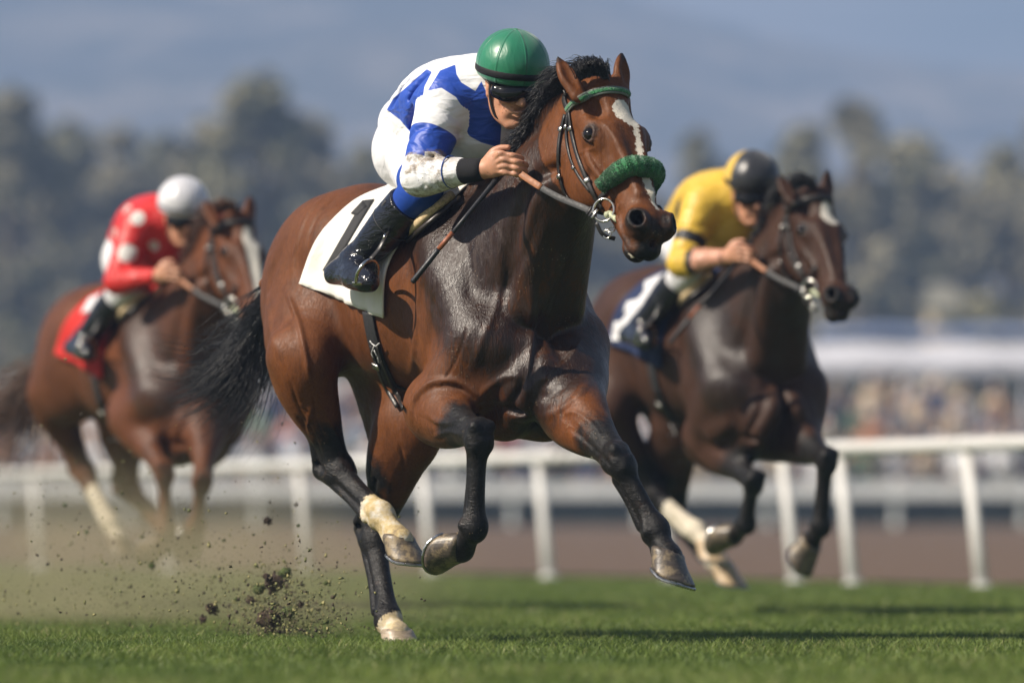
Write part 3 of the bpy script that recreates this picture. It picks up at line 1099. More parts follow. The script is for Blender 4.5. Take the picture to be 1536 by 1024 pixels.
def build_horse(fr, J, name, label, group, res, mats, detail=True, seed=0):
    root = empty(name, fr.T(.5, 0, 0), label, 'horse', group)
    pr = trunk_prims(fr, J) + neck_prims(fr, J) + head_prims(J)
    for key, sg in (('FR', 1), ('FL', -1)):
        pr += fore_prims(fr, J[key], sg)
    for key, sg in (('HR', 1), ('HL', -1)):
        pr += hind_prims(fr, J[key], sg)
    # dock of the tail
    td = J['taildir']
    pr.append((pr_chain([fr.T(-.20, 0, 1.46 + J.get('dz', 0)), fr.T(-.29, 0, 1.44 + J.get('dz', 0)), J['dock'], J['dock'] + nrm(td) * .15], [.06, .045, .035, .02]), 'add', .04))
    allp = np.array([J[k][q] for k in ('FR', 'FL', 'HR', 'HL') for q in ('kn' if k[0] == 'F' else 'hk', 'ft', 'co')] +
                    [J['poll'] + J['H']['d'] * .68, J['ear_r'], J['ear_l'], fr.T(-.45, .35, 1.7), fr.T(1.35, -.35, 1.0), J['dock']])
    g = (allp - fr.O) @ fr.M.T
    lo, hi = g.min(0) - .10, g.max(0) + .10
    V, Q = sdf_mesh(pr, lo, hi, res, fr.O, fr.M)
    if 'strokes' in J:
        V = strokes(V, Q, J['strokes'])
    H = J['H']; o = J['poll']
    st_, sv_, sw_ = J.get('hs', (1.02, 1.2, 1.15))
    Qh = lambda t, a, b: o + H['d'] * t * st_ + H['v'] * a * sv_ + H['w'] * b * sw_
    N_ = len(V)
    blk = np.zeros(N_); wht = np.full(N_, .1); wet = np.zeros(N_); dirt = np.zeros(N_)
    for k in ('FR', 'FL', 'HR', 'HL'):
        z, zl, zh = leg_zone(J[k], k[0] == 'H')
        idx = np.nonzero(((V > zl - .1) & (V < zh + .1)).all(1))[0]
        d = z(V[idx])
        blk[idx] = np.maximum(blk[idx], J.get('legblack', 1.) * sm(-d, -.075, .05))
    L = (V - fr.O) @ fr.M.T
    hl = np.stack([(V - o) @ H['d'], (V - o) @ H['v'], (V - o) @ H['w']], 1)
    inh = (hl[:, 0] > -.05) & (hl[:, 0] < .7) & (np.abs(hl[:, 1]) < .14) & (hl[:, 2] > -.32) & (hl[:, 2] < .12)
    blk = np.where(inh, np.maximum(blk, sm(hl[:, 0], .49, .62) * .66), blk)
    for tp_ in (J['ear_r'], J['ear_l']):
        blk = np.maximum(blk, sm(-np.linalg.norm(V - tp_, axis=1), -.055, -.01) * .8)
    for s in (1, -1):
        c_n = Qh(.566 * 1.0, s * .046, -.022)
        blk = np.maximum(blk, sm(-np.linalg.norm(V - c_n, axis=1), -.062, -.028) * .95)
        de = np.linalg.norm(V - Qh(.200, s * .100, -.038), axis=1)
        blk = np.maximum(blk, sm(-de, -.048, -.024) * .62)
    for (f, a_, b_), dd in J.get('white', []):
        idx = np.nonzero(((V > a_ - .1) & (V < b_ + .1)).all(1))[0]
        dv = f(V[idx])
        m = dv < wht[idx]
        wht[idx[m]] = dv[m]
        dirt[idx[m & (dv < .03)]] = dd
    for (f, a_, b_), val, soft in J.get('wet', []):
        idx = np.nonzero(((V > a_ - .25) & (V < b_ + .25)).all(1))[0]
        wet[idx] = np.maximum(wet[idx], val * sm(-f(V[idx]), -soft, soft * .6))
    wet = np.where(inh & (hl[:, 2] > -.3), wet * sm(-hl[:, 0], -.02, .1) + .12 * sm(hl[:, 0], .02, .1), wet)
    mud = np.maximum(sm(L[:, 0], .7, 1.1) * .8, blk)
    body = mesh('body', V, Q, mats['coat'], root, attrs=dict(blk=blk, wht=wht, wet=wet, dirt=dirt, mud=mud))
    bv = bvh_of(V, Q)
    # eyes
    for s in (1, -1):
        c = Qh(.200, s * .0830, -.051)
        th = np.linspace(0, math.pi, 13); ph = np.linspace(0, 2 * math.pi, 20, endpoint=False)
        Ve = [c + .0272 * A(math.sin(a) * math.cos(b), math.sin(a) * math.sin(b), math.cos(a)) for a in th for b in ph]
        Fe = [[i * 20 + j, i * 20 + (j + 1) % 20, (i + 1) * 20 + (j + 1) % 20, (i + 1) * 20 + j] for i in range(12) for j in range(20)]
        mesh('eye', Ve, Fe, M_EYE, root)
    for i, k in enumerate(('FR', 'FL', 'HR', 'HL')):
        gk = J[k]
        (hv, hf), (sv, sf) = hoof_mesh(gk['co'], gk['down'], gk['toe'], gk.get('hk_', 1.27), seed=seed + i)
        ho = mesh('hoof', hv, hf, mats['hoof_' + k] if 'hoof_' + k in mats else mats['hoof'], root)
        mesh('horseshoe', sv, sf, M_SHOE, ho, smooth=False)
    # mane
    rts = crom(J['mane_pts'], 5)
    n = len(rts)
    tt = np.linspace(0, 1, n)
    dirs = []
    MD = [np.array(m_) for m_ in J['mane_dirs']]     # list of (s,3) at start/mid/end
    for t in tt:
        x = t * (len(MD) - 1); a = min(int(x), len(MD) - 2)
        dirs.append(MD[a] * (1 - (x - a)) + MD[a + 1] * (x - a))
    ln = np.interp(tt, np.linspace(0, 1, len(J['mane_len'])), J['mane_len'])
    hs = strands(rts, dirs, ln, 1900 if detail else 320, .0015 if detail else .003, .25, .20, 9, .36, seed + 11, rl=(.4, 1.35))
    curves('mane', hs, mats['hair'], root)
    if 'forelock' in J:
        fl = J['forelock']
        hs = strands(np.array(fl[0]), [np.array(fl[1])] * len(fl[0]), [fl[2]] * len(fl[0]), 700 if detail else 120, .0015 if detail else .003, .2, .15, 8, .20, seed + 12)
        curves('forelock', hs, mats['hair'], root)
    tl = J['tail']      # control polyline of the tail
    R_ = np.random.default_rng(seed + 5)
    hs = []
    path = crom(np.array(tl), 6)
    seg = np.diff(path, axis=0)
    for i in range(2300 if detail else 500):
        st = R_.uniform(0, .22)
        L_ = R_.uniform(.45, 1.0)
        a0 = int(st * len(seg)); a1 = max(a0 + 5, int((st + (1 - st) * L_) * len(seg)))
        p = path[a0] + R_.normal(0, .016, 3)
        u = R_.normal(0, 1, 3); u /= np.linalg.norm(u)
        fan = R_.uniform(0, 1) ** .7 * J.get('tailfan', .42)
        ph = R_.uniform(0, 6.28); fq = R_.uniform(.5, 1.6)
        u2 = R_.normal(0, 1, 3)
        pts = [p]
        cl = math.floor(R_.uniform(0, 14))
        Rc = np.random.default_rng(1000 + cl + seed)
        uc = Rc.normal(0, .30, 3)
        for k in range(a0, min(a1, len(seg))):
            t = (k - a0) / max(1, (a1 - a0))
            d = seg[k] + np.linalg.norm(seg[k]) * (u * fan * (.35 + .4 * t) + uc * t * 1.3 + .13 * u2 * math.sin(ph + t * 6.28 * fq))
            pts.append(pts[-1] + nrm(d) * np.linalg.norm(seg[k]))
        pts = np.array(pts)
        t = np.linspace(0, 1, len(pts))
        hs.append((pts, (.0013 if detail else .0035) * R_.uniform(.6, 1.4) * (1 - .92 * t ** 2)))
    curves('tail', hs, mats['tail'] if 'tail' in mats else mats['hair'], root)
    return root, bv, (V, Q), pr


# ================================================================= the leading horse
fr1 = Frame(540, 16.3, 57)
poll = P(915, 119, 15.05)
muz = P(993, 352, 14.70)
yaw = nrm(A(-math.sin(math.radians(58)), -math.cos(math.radians(58)), .06))
H1 = head_axes(poll, muz, yaw)
hd = fr1.h
UP = A(0, 0, 1.0)
J1 = dict(
    poll=poll, H=H1,
    crest=P(832, 168, 15.27), neckmid=P(838, 266, 15.22), throat=P(874, 196, 15.12),
    ear_r=P(836, 86, 15.03), earb_r=P(864, 138, 14.98), ear_l=P(932, 79, 15.10), earb_l=P(933, 130, 15.05),
    FR=dict(sh=fr1.T(1.06, .18, .98), el=P(655, 614, 15.42), kn=P(718, 655, 15.02), ft=P(712, 792, 15.06), co=P(693, 820, 15.13),
            bA=A(0, .3, -1), bC=A(-.5, .8, 0), bP=A(.1, .3, 1.0), down=A(-.62, .62, .30), toe=A(-.35, .0, -1)),
    FL=dict(sh=fr1.T(1.10, -.17, .98), el=P(858, 612, 15.22), kn=P(929, 692, 14.88), ft=P(985, 795, 14.84), co=P(1001, 829, 14.80),
            bA=A(-.5, .3, -1), bC=A(-1, .6, -.3), bP=A(-1, .6, -.2), down=A(-.32, .05, -1), toe=A(.85, -.5, -.35)),
    HR=dict(hip=fr1.T(-.02, .12, 1.20), st=P(458, 545, 15.98), hk=P(506, 703, 16.08), ft=P(572, 772, 15.86), co=P(598, 806, 15.78),
            bA=A(-1, .6, -.2), bC=A(-1, .6, -.4), bP=A(-1, .6, -.4), down=A(-.10, .05, -1), toe=A(.85, -.5, .02)),
    HL=dict(hip=fr1.T(-.02, -.13, 1.18), st=P(618, 650, 15.98), hk=P(562, 802, 16.20), ft=P(583, 928, 16.02), co=P(596, 948, 15.97),
            bA=A(-1, .6, -.1), bC=A(-.9, .7, 0), bP=A(-.8, .6, .1), down=A(0, 0, -1), toe=A(.6, -.8, 0)),
    dock=fr1.T(-.36, .02, 1.30), taildir=A(-1, .3, -.3),
)
Qh = lambda t, a, b, o=poll, H=H1: o + H['d'] * t * 1.02 + H['v'] * a * 1.2 + H['w'] * b * 1.15
ww = H1['w']
J1['white'] = [
    (pr_chain([J1['HR']['ft'] - (J1['HR']['ft'] - J1['HR']['hk']) * .10, J1['HR']['ft'], J1['HR']['co'] + A(.01, 0, -.02)], [.062, .065, .07], 2), .95),
    (pr_chain([J1['HL']['ft'] + A(.01, 0, -.02), J1['HL']['co']], [.05, .07], 2), .8),
    (pr_chain([Qh(.112, -.006, 0), Qh(.140, -.010, 0), Qh(.165, -.018, 0), Qh(.200, -.026, .0)], [.026, .042, .034, .010], 4), .0),
    (pr_chain([Qh(.175, -.026, 0), Qh(.25, -.024, 0), Qh(.31, -.016, 0)], [.013, .0125, .012], 4), .1),
    (pr_chain([Qh(.40, -.010, 0), Qh(.45, -.012, 0), Qh(.52, -.016, 0)], [.013, .016, .009], 4), .2),
    (pr_chain([Qh(.52, .052, -.108), Qh(.585, .046, -.118), Qh(.62, .02, -.122)], [.006, .008, .005], 4), .3),
    (pr_ell(P(886, 695, 15.0), (.012, .05, .02)), .1),
]
T1 = fr1.T
J1['wet'] = [
    (pr_chain([T1(.80, .12, 1.42), T1(.98, .2, 1.25), T1(1.10, .2, 1.02)], [.13, .15, .13], 3), 1.0, .16),
    (pr_chain([T1(1.05, 0, 1.25), J1['neckmid'], J1['throat']], [.26, .20, .08], 3), .95, .15),
    (pr_ell(T1(1.2, 0, .95), (.20, .22, .26), fr1.M), .92, .12),
    (pr_chain([T1(.3, 0, 1.5), T1(.7, 0, 1.47)], [.15, .17], 2), .85, .18),
    (pr_chain([T1(.55, .2, 1.25), T1(.62, .22, 1.05)], [.08, .05], 2), .35, .12),
]
J1['mane_pts'] = np.array([T1(.80, 0, 1.545), P(775, 246, 15.38), P(800, 205, 15.31), P(828, 158, 15.24), P(852, 125, 15.12), P(893, 106, 15.04)])
bk = A(-.75, .55, .1)
J1['mane_dirs'] = [[A(-.3, -.3, .5), A(-.8, 0, -.1), A(-.7, 0, -.9)],
                   [A(-.4, -.3, .6), A(-.9, .2, -.0), A(-.6, .1, -.7)],
                   [A(-.35, -.35, .8), A(-.65, -.05, .0), A(-.5, -.05, -.9)],
                   [A(-.3, 0, .9), A(-.6, .5, .3), A(-.7, .5, -.3)]]
J1['mane_len'] = [.075, .075, .080, .105, .085]
J1['forelock'] = ([P(868, 118, 15.0), P(890, 108, 15.0), P(912, 116, 15.02)], [A(-.2, -.1, .8), A(-.1, -.2, .3), A(.15, -.3, -.4)], .080)
J1['tail'] = np.array([T1(-.28, .02, 1.36), P(420, 455, 16.72), P(396, 505, 16.82), P(370, 560, 16.88), P(330, 612, 16.93), P(272, 655, 16.98)])
J1['tailfan'] = .29
W_, G_ = .0065, .010
J1['strokes'] = [
    ([(704, 470), (694, 515), (676, 555), (655, 585)], W_, .0035),
    ([(470, 548), (515, 572), (560, 600), (592, 628)], W_, .0045),
    ([(515, 572), (530, 596), (556, 612)], .005, .003),
    ([(432, 560), (448, 610), (470, 650), (486, 690)], W_, .004),
    ([(470, 590), (476, 632), (492, 668)], .005, .0035),
    ([(448, 610), (462, 618), (476, 632)], .005, .003),
    ([(598, 660), (606, 700), (600, 740)], W_, .004),
    ([(902, 232), (906, 258), (918, 284), (926, 300)], .005, .0035),
    ([(884, 226), (894, 246), (906, 258)], .0045, .003),
    ([(926, 300), (930, 318), (925, 338)], .0045, .003),
    ([(905, 345), (922, 322), (934, 300)], .008, -.004),
    ([(848, 640), (872, 655), (902, 684), (918, 700)], W_, .004),
    ([(838, 625), (862, 618), (892, 640), (905, 665)], .008, -.004),
    ([(856, 372), (842, 425), (824, 480)], .014, .006),
    ([(840, 376), (824, 428), (806, 480)], .014, -.007),
    ([(615, 640), (620, 600), (646, 574), (686, 572), (716, 592), (738, 622)], .012, -.008),
    ([(620, 630), (628, 602), (650, 584), (684, 582), (708, 598)], .016, .004),
    ([(640, 622), (660, 634), (688, 630), (706, 618)], .009, -.006),
    ([(648, 655), (672, 648), (694, 652)], .008, -.005),
    ([(797, 420), (797, 500), (792, 560), (786, 612)], .016, -.014),
    ([(708, 612), (728, 586), (758, 566), (786, 566)], .013, -.007),
    ([(716, 628), (742, 606), (772, 590), (790, 606)], .020, .006),
    ([(722, 640), (752, 630), (784, 630)], .013, -.005),
    ([(800, 576), (828, 560), (856, 536), (876, 505)], .013, -.006),
    ([(800, 600), (832, 588), (862, 564), (882, 536)], .020, .006),
    ([(804, 628), (838, 616), (868, 592), (886, 568)], .013, -.005),
    ([(742, 330), (752, 400), (744, 460), (722, 515), (706, 560)], .014, -.006),
    ([(690, 330), (704, 400), (706, 460)], .022, .006),
    ([(640, 380), (628, 450), (622, 520), (614, 570)], .016, -.006),
    ([(654, 420), (648, 480), (640, 540)], .024, .006),
    ([(428, 432), (446, 478), (458, 530), (466, 575)], G_, -.010),
    ([(408, 400), (402, 450), (408, 500), (424, 545)], .018, -.006),
    ([(496, 286), (462, 322), (444, 372), (438, 420)], .012, -.006),
    ([(508, 290), (474, 328), (456, 378)], .012, .005),
    ([(470, 600), (462, 640), (476, 676)], .009, -.004),
    ([(478, 600), (500, 640), (514, 672)], .008, -.004),
    ([(812, 300), (800, 350), (776, 400), (756, 440)], .022, .007),
    ([(868, 182), (876, 174), (892, 176)], .006, -.003),
    ([(866, 232), (880, 226), (894, 222)], .005, -.003),
    ([(900, 180), (918, 200), (930, 224)], .010, -.004),
]
MT1 = dict(coat=coat_material('bay_coat', (.138, .045, .0115), (.024, .0110, .0068)),
           hoof=hoof_material('dark_hoof', (.075, .060, .048), .75), hair=M_HAIR)
MT1['hoof_HR'] = hoof_material('muddy_hoof', (.10, .08, .06), 1.0)
MT1['hoof_HL'] = hoof_material('pale_hoof', (.40, .32, .24), .5)
HORSE1, BV1, G1, PR1 = build_horse(fr1, J1, 'racehorse', 'large bay racehorse out in front with a white star and stripe on its face', 'racehorses galloping on the turf', RES1, MT1, seed=3)
# ================================================================= tack of the leading horse
M_STRAP = simple('bridle_leather', (.016, .014, .013), .42, .5, 120, .35, .001)
M_GREY = simple('grey_rubber', (.032, .032, .033), .6, .25, 260, .5, .0006)
M_BROWB = simple('browband_grey', (.12, .14, .12), .6, .3, 200, .4, .0006)
M_TAN = simple('tan_leather', (.30, .12, .05), .55, .25, 90, .3, .0008)
M_BUCK = simple('buckle_metal', (.45, .44, .42), .3, .2, 80, .1, .0004, metal=1.0)
M_FOAM = simple('chewed_rubber', (.42, .45, .30), .6, .5, 150, .5, .001)


def fleece_mat(name, c0, c1):
    N = NT(name)
    n = N.noise(210, 4, .7)
    N.out(Base_Color=N.ramp(n, [(.3, c0), (.7, c1)]), Roughness=.95, Sheen_Weight=.5, Normal=N.bump(N.vor(230), .9, .004))
    return N.m


M_FLEECE = fleece_mat('green_sheepskin', (.005, .065, .022), (.030, .27, .085))


def pxpath(bv, pts, sub=5, off=.004, Yf=15.1):
    q = crom(np.array(pts, float), sub)
    P_, N_ = [], []
    last = None
    for x in q:
        p, n = hitpx(bv, x[0], x[1], off)
        if p is None or abs(p[1] - (x[2] if len(x) > 2 else (last if last else Yf))) > .5:
            p, n = nearest(bv, P(x[0], x[1], last or Yf), off)
        last = p[1]
        P_.append(p); N_.append(n)
    return np.array(P_), np.array(N_)


def smooth_path(P_, k=2, closed=False):
    P_ = P_.copy()
    for _ in range(k):
        P_[1:-1] = .5 * P_[1:-1] + .25 * (P_[2:] + P_[:-2])
    return P_


BR = empty('bridle', poll, 'black leather bridle on the leading horse with a fluffy green noseband and silver bit rings', 'bridle', 'bridles on the horses')
H = H1
HD = lambda t, a, b: Qh(t, a, b)


def ringpath(bv, t, w0, n=40, off=.006, tilt=0., t2=None):
    """path round the head: cast towards the head axis at length t"""
    out, no = [], []
    c = HD(t, 0, w0)
    for i in range(n):
        a = 2 * math.pi * i / n
        dr = H['v'] * math.sin(a) + nrm(H['w'] + H['d'] * tilt) * math.cos(a)
        p, nn = hitray(bv, c + dr * .35, -dr, off)
        if p is None:
            p, nn = c + dr * .08, dr
        out.append(p); no.append(dr)
    return np.array(out), np.array(no)


# fluffy noseband: arc over the nose at t ~ .36
pth, nn_ = ringpath(BV1, .365, -.070, 48, .020, .10)
sel = [i % 48 for i in range(-14, 15)]
np_, nq = smooth_path(pth[sel], 2), nn_[sel]
rad = [.012 + .020 * math.sin(math.pi * (i + 1.5) / (len(sel) + 2)) ** .45 for i in range(len(sel))]
nb = mesh('noseband', *tube(np_, rad, 16, up=H['d']), M_FLEECE, BR)
fz = []
for i in range(9500):
    k = rng.integers(0, len(sel) - 1); f = rng.random()
    c = np_[k] * (1 - f) + np_[k + 1] * f
    tdir = nrm(np_[k + 1] - np_[k]); u = nrm(np.cross(tdir, rng.normal(0, 1, 3)))
    r_ = rad[k] * .95
    L_ = rng.uniform(.002, .005)
    b_ = nrm(u + rng.normal(0, .5, 3))
    p0 = c + u * r_
    fz.append((np.array([p0, p0 + u * L_ * .6, p0 + u * L_ * .6 + b_ * L_ * .6]), [.0011, .0012, .0006]))
curves('fleece', fz, M_FLEECE, nb, 3)
# leather under the fleece, all round
pth, nn_ = ringpath(BV1, .37, -.070, 40, .003, .10)
pth = smooth_path(pth, 1)
mesh('noseband_strap', *ribbon(np.vstack([pth[9:], pth[:0]])[:23], nn_[9:][:23], .018, .005), M_STRAP, BR)
# browband
bp, bn = pxpath(BV1, [(852, 166), (866, 151), (888, 141), (915, 136), (938, 139), (951, 150)], 5, .006, 15.0)
bp = smooth_path(bp, 2)
bb = mesh('browband', *ribbon(bp, bn, .027, .007), M_BROWB, BR)
mesh('green_trim', *ribbon(bp + bn * .0045, bn, .013, .004), M_FLEECE, bb)
# crown strap behind the ears
cp, cn = pxpath(BV1, [(853, 166), (848, 150), (850, 138)], 4, .006, 15.05)
mesh('crownpiece', *ribbon(cp, cn, .020, .006), M_STRAP, BR)
# cheek straps, throat strap
ring_c, _ = hitpx(BV1, 906, 318, .018)
for nm, pts, wd, off in (('cheekpiece', [(854, 168), (859, 200), (868, 236), (882, 272), (896, 300), (905, 312)], .015, .006),
                         ('cheekpiece', [(852, 170), (850, 205), (857, 240), (871, 268), (886, 288)], .010, .004),
                         ('throatlatch', [(849, 172), (840, 210), (839, 250), (846, 284), (858, 300)], .012, .006)):
    a_, b_ = pxpath(BV1, pts, 5, off, 15.0)
    st_ = mesh(nm, *ribbon(smooth_path(a_, 2), b_, wd, .005), M_STRAP, BR)
    for tt in (.18, .62):
        k = int(tt * (len(a_) - 1))
        x_, y_, z_ = frame_from(a_[k + 1] - a_[k - 1], b_[k])
        mesh('buckle', *box(a_[k] + b_[k] * .004, wd * 1.35, .004, .014, np.array([x_, y_, z_]).T, .001), M_BUCK, st_)
# far side cheek strap
a_, b_ = [], []
for t in np.linspace(.10, .44, 14):
    p, n = hitray(BV1, HD(t, -.4, -.085), H['v'], .005)
    if p is not None:
        a_.append(p); b_.append(n)
mesh('cheekpiece', *ribbon(a_, b_, .015, .005), M_STRAP, BR)


def torus(c, ax, R, r, n=36, m=10):
    x, y, z = frame_from(ax)
    pts = [c + R * (math.cos(a) * x + math.sin(a) * y) for a in np.linspace(0, 2 * math.pi, n, endpoint=False)]
    return tube(pts, r, m, closed=True, up=ax)


rn = nrm(A(-.42, -.88, .06))
rc = P(900, 320, ring_c[1] - .060)
br_ = mesh('bit_ring', *torus(rc + A(.012, 0, .010), rn, .036, .0042), M_STEEL, BR)
mesh('bit_ring', *torus(HD(.455, -.085, -.10), -H['v'], .036, .0042), M_STEEL, BR)
bitp = crom([rc + A(.016, 0, -.006), rc + A(.034, .004, -.004), HD(.49, .045, -.105)], 5)
mesh('mouthpiece', *tube(bitp, [.008, .011, .011, .012, .012, .012, .011, .010, .008, .008, .006], 10), M_FOAM, BR)
# chin strap hanging below the bit and small rings
cs = crom([rc + A(-.012, 0, -.030), rc + A(.008, 0, -.066), rc + A(.045, .01, -.080), HD(.50, .03, -.165)], 6)
mesh('chin_strap', *ribbon(cs, np.tile(rn, (len(cs), 1)), .013, .005), M_STRAP, BR)
mesh('buckle', *torus(rc + A(.022, -.004, -.066), rn, .013, .0026, 20, 8), M_STEEL, BR)
mesh('buckle', *torus(rc + A(.036, -.002, -.052), nrm(rn + A(0, 0, .8)), .012, .0024, 20, 8), M_STEEL, BR)
# rein, near side: from the ring to the hand
HAND = P(768, 252, 15.12)
rp = crom([rc + A(-.012, .006, -.004), P(876, 312, 14.93), P(838, 296, 14.99), P(803, 276, 15.05), HAND], 8)
rnn = []
for p in rp:
    q, n = nearest(BV1, p)
    rnn.append(nrm(A(-.45, -1.0, .25)))
n1 = int(len(rp) * .70)
re = mesh('rein', *ribbon(rp[:n1 + 1], rnn[:n1 + 1], .021, .004), M_GREY, BR)
mesh('leather_grip', *ribbon(rp[n1 - 1:] + A(0, -.0015, .0005), rnn[n1 - 1:], .022, .005), M_TAN, re)
for k, wd in ((1, .034), (3, .034), (5, .030)):
    x_, y_, z_ = frame_from(rp[k + 1] - rp[k - 1], rnn[k])
    mesh('buckle', *box(rp[k] + np.array(rnn[k]) * .003, wd, .006, .010, np.array([x_, y_, z_]).T, .001), M_BUCK if k == 1 else M_STRAP, re)
# far side rein
rp2 = crom([HD(.455, -.088, -.10), fr1.T(1.33, -.17, 1.47), fr1.T(1.15, -.19, 1.55), fr1.T(1.03, -.09, 1.60)], 6)
mesh('rein', *ribbon(rp2, np.tile(-fr1.r, (len(rp2), 1)), .024, .005), M_GREY, BR)

# ----------------------------------------------------------------- saddle, cloth, girth
M_CLOTH = cloth_mat('white_saddle_cloth', (.80, .78, .73), .85, .55, 500, (.34, .25, .16), fold=.45)
M_NUM = cloth_mat('black_number', (.035, .035, .037), .75, .2)
M_SADDLE = simple('saddle_leather', (.022, .018, .016), .35, .4, 70, .3, .001)
M_SHEEP = simple('cream_pad', (.55, .42, .24), .85, .35, 120, .5, .002)
M_GIRTH = simple('girth_webbing', (.020, .020, .022), .6, .4, 200, .6, .001)
M_WHITE = simple('white_mark', (.6, .6, .6), .6, .1, 40, .0, .001)
M_HEM = simple('hem_thread', (.50, .47, .42), .8, .2, 90, .2)
SD = empty('saddle', fr1.T(.55, 0, 1.5), 'small black racing saddle of the leading horse with its white number 1 cloth', 'saddle', 'racing saddles')


def side_hit(u, z, sg=1, off=.01, zc=1.16):
    """surface of the trunk, cast sideways/radially towards the body axis in frame coordinates"""
    o_ = fr1.T(u, 0, zc)
    d_ = fr1.D(0, sg * math.cos(z), math.sin(z))
    p, n = hitray(BV1, o_ + d_ * .8, -d_, off)
    return p, n


# outline measured on the near side in (u, angle) after casting the photo outline onto the flank
def px_to_uang(px, py):
    p, n = hitpx(BV1, px, py)
    if p is None:
        p, n = nearest(BV1, P(px, py, 15.9))
    l = (p - fr1.O) @ fr1.M.T
    return l[0], math.atan2(l[2] - 1.16, l[1])


Lp = crom(np.array([(589, 280), (540, 300), (505, 328), (476, 365), (451, 427)], float), 6)
Rp = crom(np.array([(690, 296), (640, 326), (606, 362), (584, 410), (579, 476)], float), 6)
LU = np.array([px_to_uang(*p) for p in Lp]); RU = np.array([px_to_uang(*p) for p in Rp])
LU[0, 1] = RU[0, 1] = math.pi / 2
LU[:, 1] = np.minimum.accumulate(LU[:, 1]); RU[:, 1] = np.minimum.accumulate(RU[:, 1])
nr, ncl = 40, 30
rows = []
tq = np.linspace(0, 1, len(Lp))
for sg in (-1, 1):
    rr = []
    for i in range(nr):
        t = i / (nr - 1)
        l = np.array([np.interp(t, tq, LU[:, 0]), np.interp(t, tq, LU[:, 1])]); r_ = np.array([np.interp(t, tq, RU[:, 0]), np.interp(t, tq, RU[:, 1])])
        row = []
        for j in range(ncl):
            f = j / (ncl - 1)
            ua = l * (1 - f) + r_ * f
            p, n = side_hit(ua[0], ua[1], sg, .010 + (.005 * math.sin(j * .62 + t * 4) + .004 * math.sin(j * 1.3 - t * 7 + 1)) * t ** 1.5)
            if p is None: p = fr1.T(ua[0], sg * .25, 1.2)
            row.append(p)
        rr.append(row)
    rows.append(rr)
grid = np.array(rows[0][::-1] + rows[1][1:])
for _ in range(3):
    grid[1:-1, 1:-1] = .4 * grid[1:-1, 1:-1] + .15 * (grid[2:, 1:-1] + grid[:-2, 1:-1] + grid[1:-1, 2:] + grid[1:-1, :-2])
CL = mesh('saddle_cloth', *sheet(grid, .006), M_CLOTH, SD)
_gv = grid.reshape(-1, 3); _gi = [[i * ncl + j, i * ncl + j + 1, (i + 1) * ncl + j + 1, (i + 1) * ncl + j] for i in range(len(grid) - 1) for j in range(ncl - 1)]
eg = [grid[0], grid[-1]]
for e_, k_ in ((grid[:, 1], 0), (grid[:, -2], 0), (grid[-2], 0)):
    n_ = np.array([nearest(BV1, p)[1] for p in e_])
    mesh('stitched_hem', *ribbon(e_ + n_ * .0035, n_, .0022, .002), M_HEM, CL)
BVC = bvh_of(_gv, np.array(_gi))


def px_sheet(bv, quad, nr_, nc_, off, thick=.003):
    """quad of photo points (4 corners) cast on a surface -> slab"""
    q = np.array(quad, float)
    g = np.zeros((nr_, nc_, 3))
    for i in range(nr_):
        for j in range(nc_):
            a, b = i / (nr_ - 1), j / (nc_ - 1)
            x = (q[0] * (1 - b) + q[1] * b) * (1 - a) + (q[3] * (1 - b) + q[2] * b) * a
            p, n = hitpx(bv, x[0], x[1], off)
            if p is None: p, n = nearest(bv, P(x[0], x[1], 15.8), off)
            g[i, j] = p
    return sheet(g, thick)


nv, nf = join([px_sheet(BVC, [(545, 303), (562, 301), (503, 400), (486, 406)], 16, 4, .0062), px_sheet(BVC, [(545, 303), (552, 312), (537, 325), (527, 322)], 4, 4, .0064)])
mesh('number', nv, nf, M_NUM, CL)

# saddle: tree, flaps, pad roll
sp = []
for sg in (1, -1):
    sp.append((pr_chain([fr1.T(.44, sg * .07, 1.515), fr1.T(.60, sg * .08, 1.50), fr1.T(.74, sg * .085, 1.515)], [.030, .032, .028]), 'add', .03))
sp.append((pr_chain([fr1.T(.36, 0, 1.56), fr1.T(.50, 0, 1.525), fr1.T(.66, 0, 1.535), fr1.T(.78, 0, 1.59)], [.035, .04, .04, .022]), 'add', .04))
V_, Q_ = sdf_mesh(sp, A(.28, -.2, 1.42), A(.86, .2, 1.66), .008, fr1.O, fr1.M)
mesh('saddle_seat', V_, Q_, M_SADDLE, SD)
for sg in (1, -1):
    g = []
    for i in range(16):
        t = i / 15
        row = []
        for j in range(12):
            f = j / 11
            u = (.52 + .02 * t) + (.20 - .12 * t ** 2) * f + .07 * math.sin(t * 2.2) * (f > .0) * f
            ang = math.pi / 2 - .15 - t * .62
            p, n = side_hit(u, ang, sg, .020)
            row.append(p)
        g.append(row)
    mesh('saddle_flap', *sheet(np.array(g), .008), M_SADDLE, SD)
for pts, rad_, mt, nm in (([(606, 357), (628, 336), (650, 315), (676, 296)], .020, M_SHEEP, 'pad_roll'), ([(613, 362), (636, 342), (660, 322), (690, 299)], .011, M_SADDLE, 'saddle_edge')):
    a_, b_ = pxpath(BV1, pts, 6, .004, 15.6)
    a_ = a_ + nrm(A(.05, -1, -.02)) * (.060 if nm == 'pad_roll' else .040)
    mesh(nm, *tube(smooth_path(a_, 3), rad_, 12, flat=(b_.mean(0) / np.linalg.norm(b_.mean(0)), .75)), mt, SD)
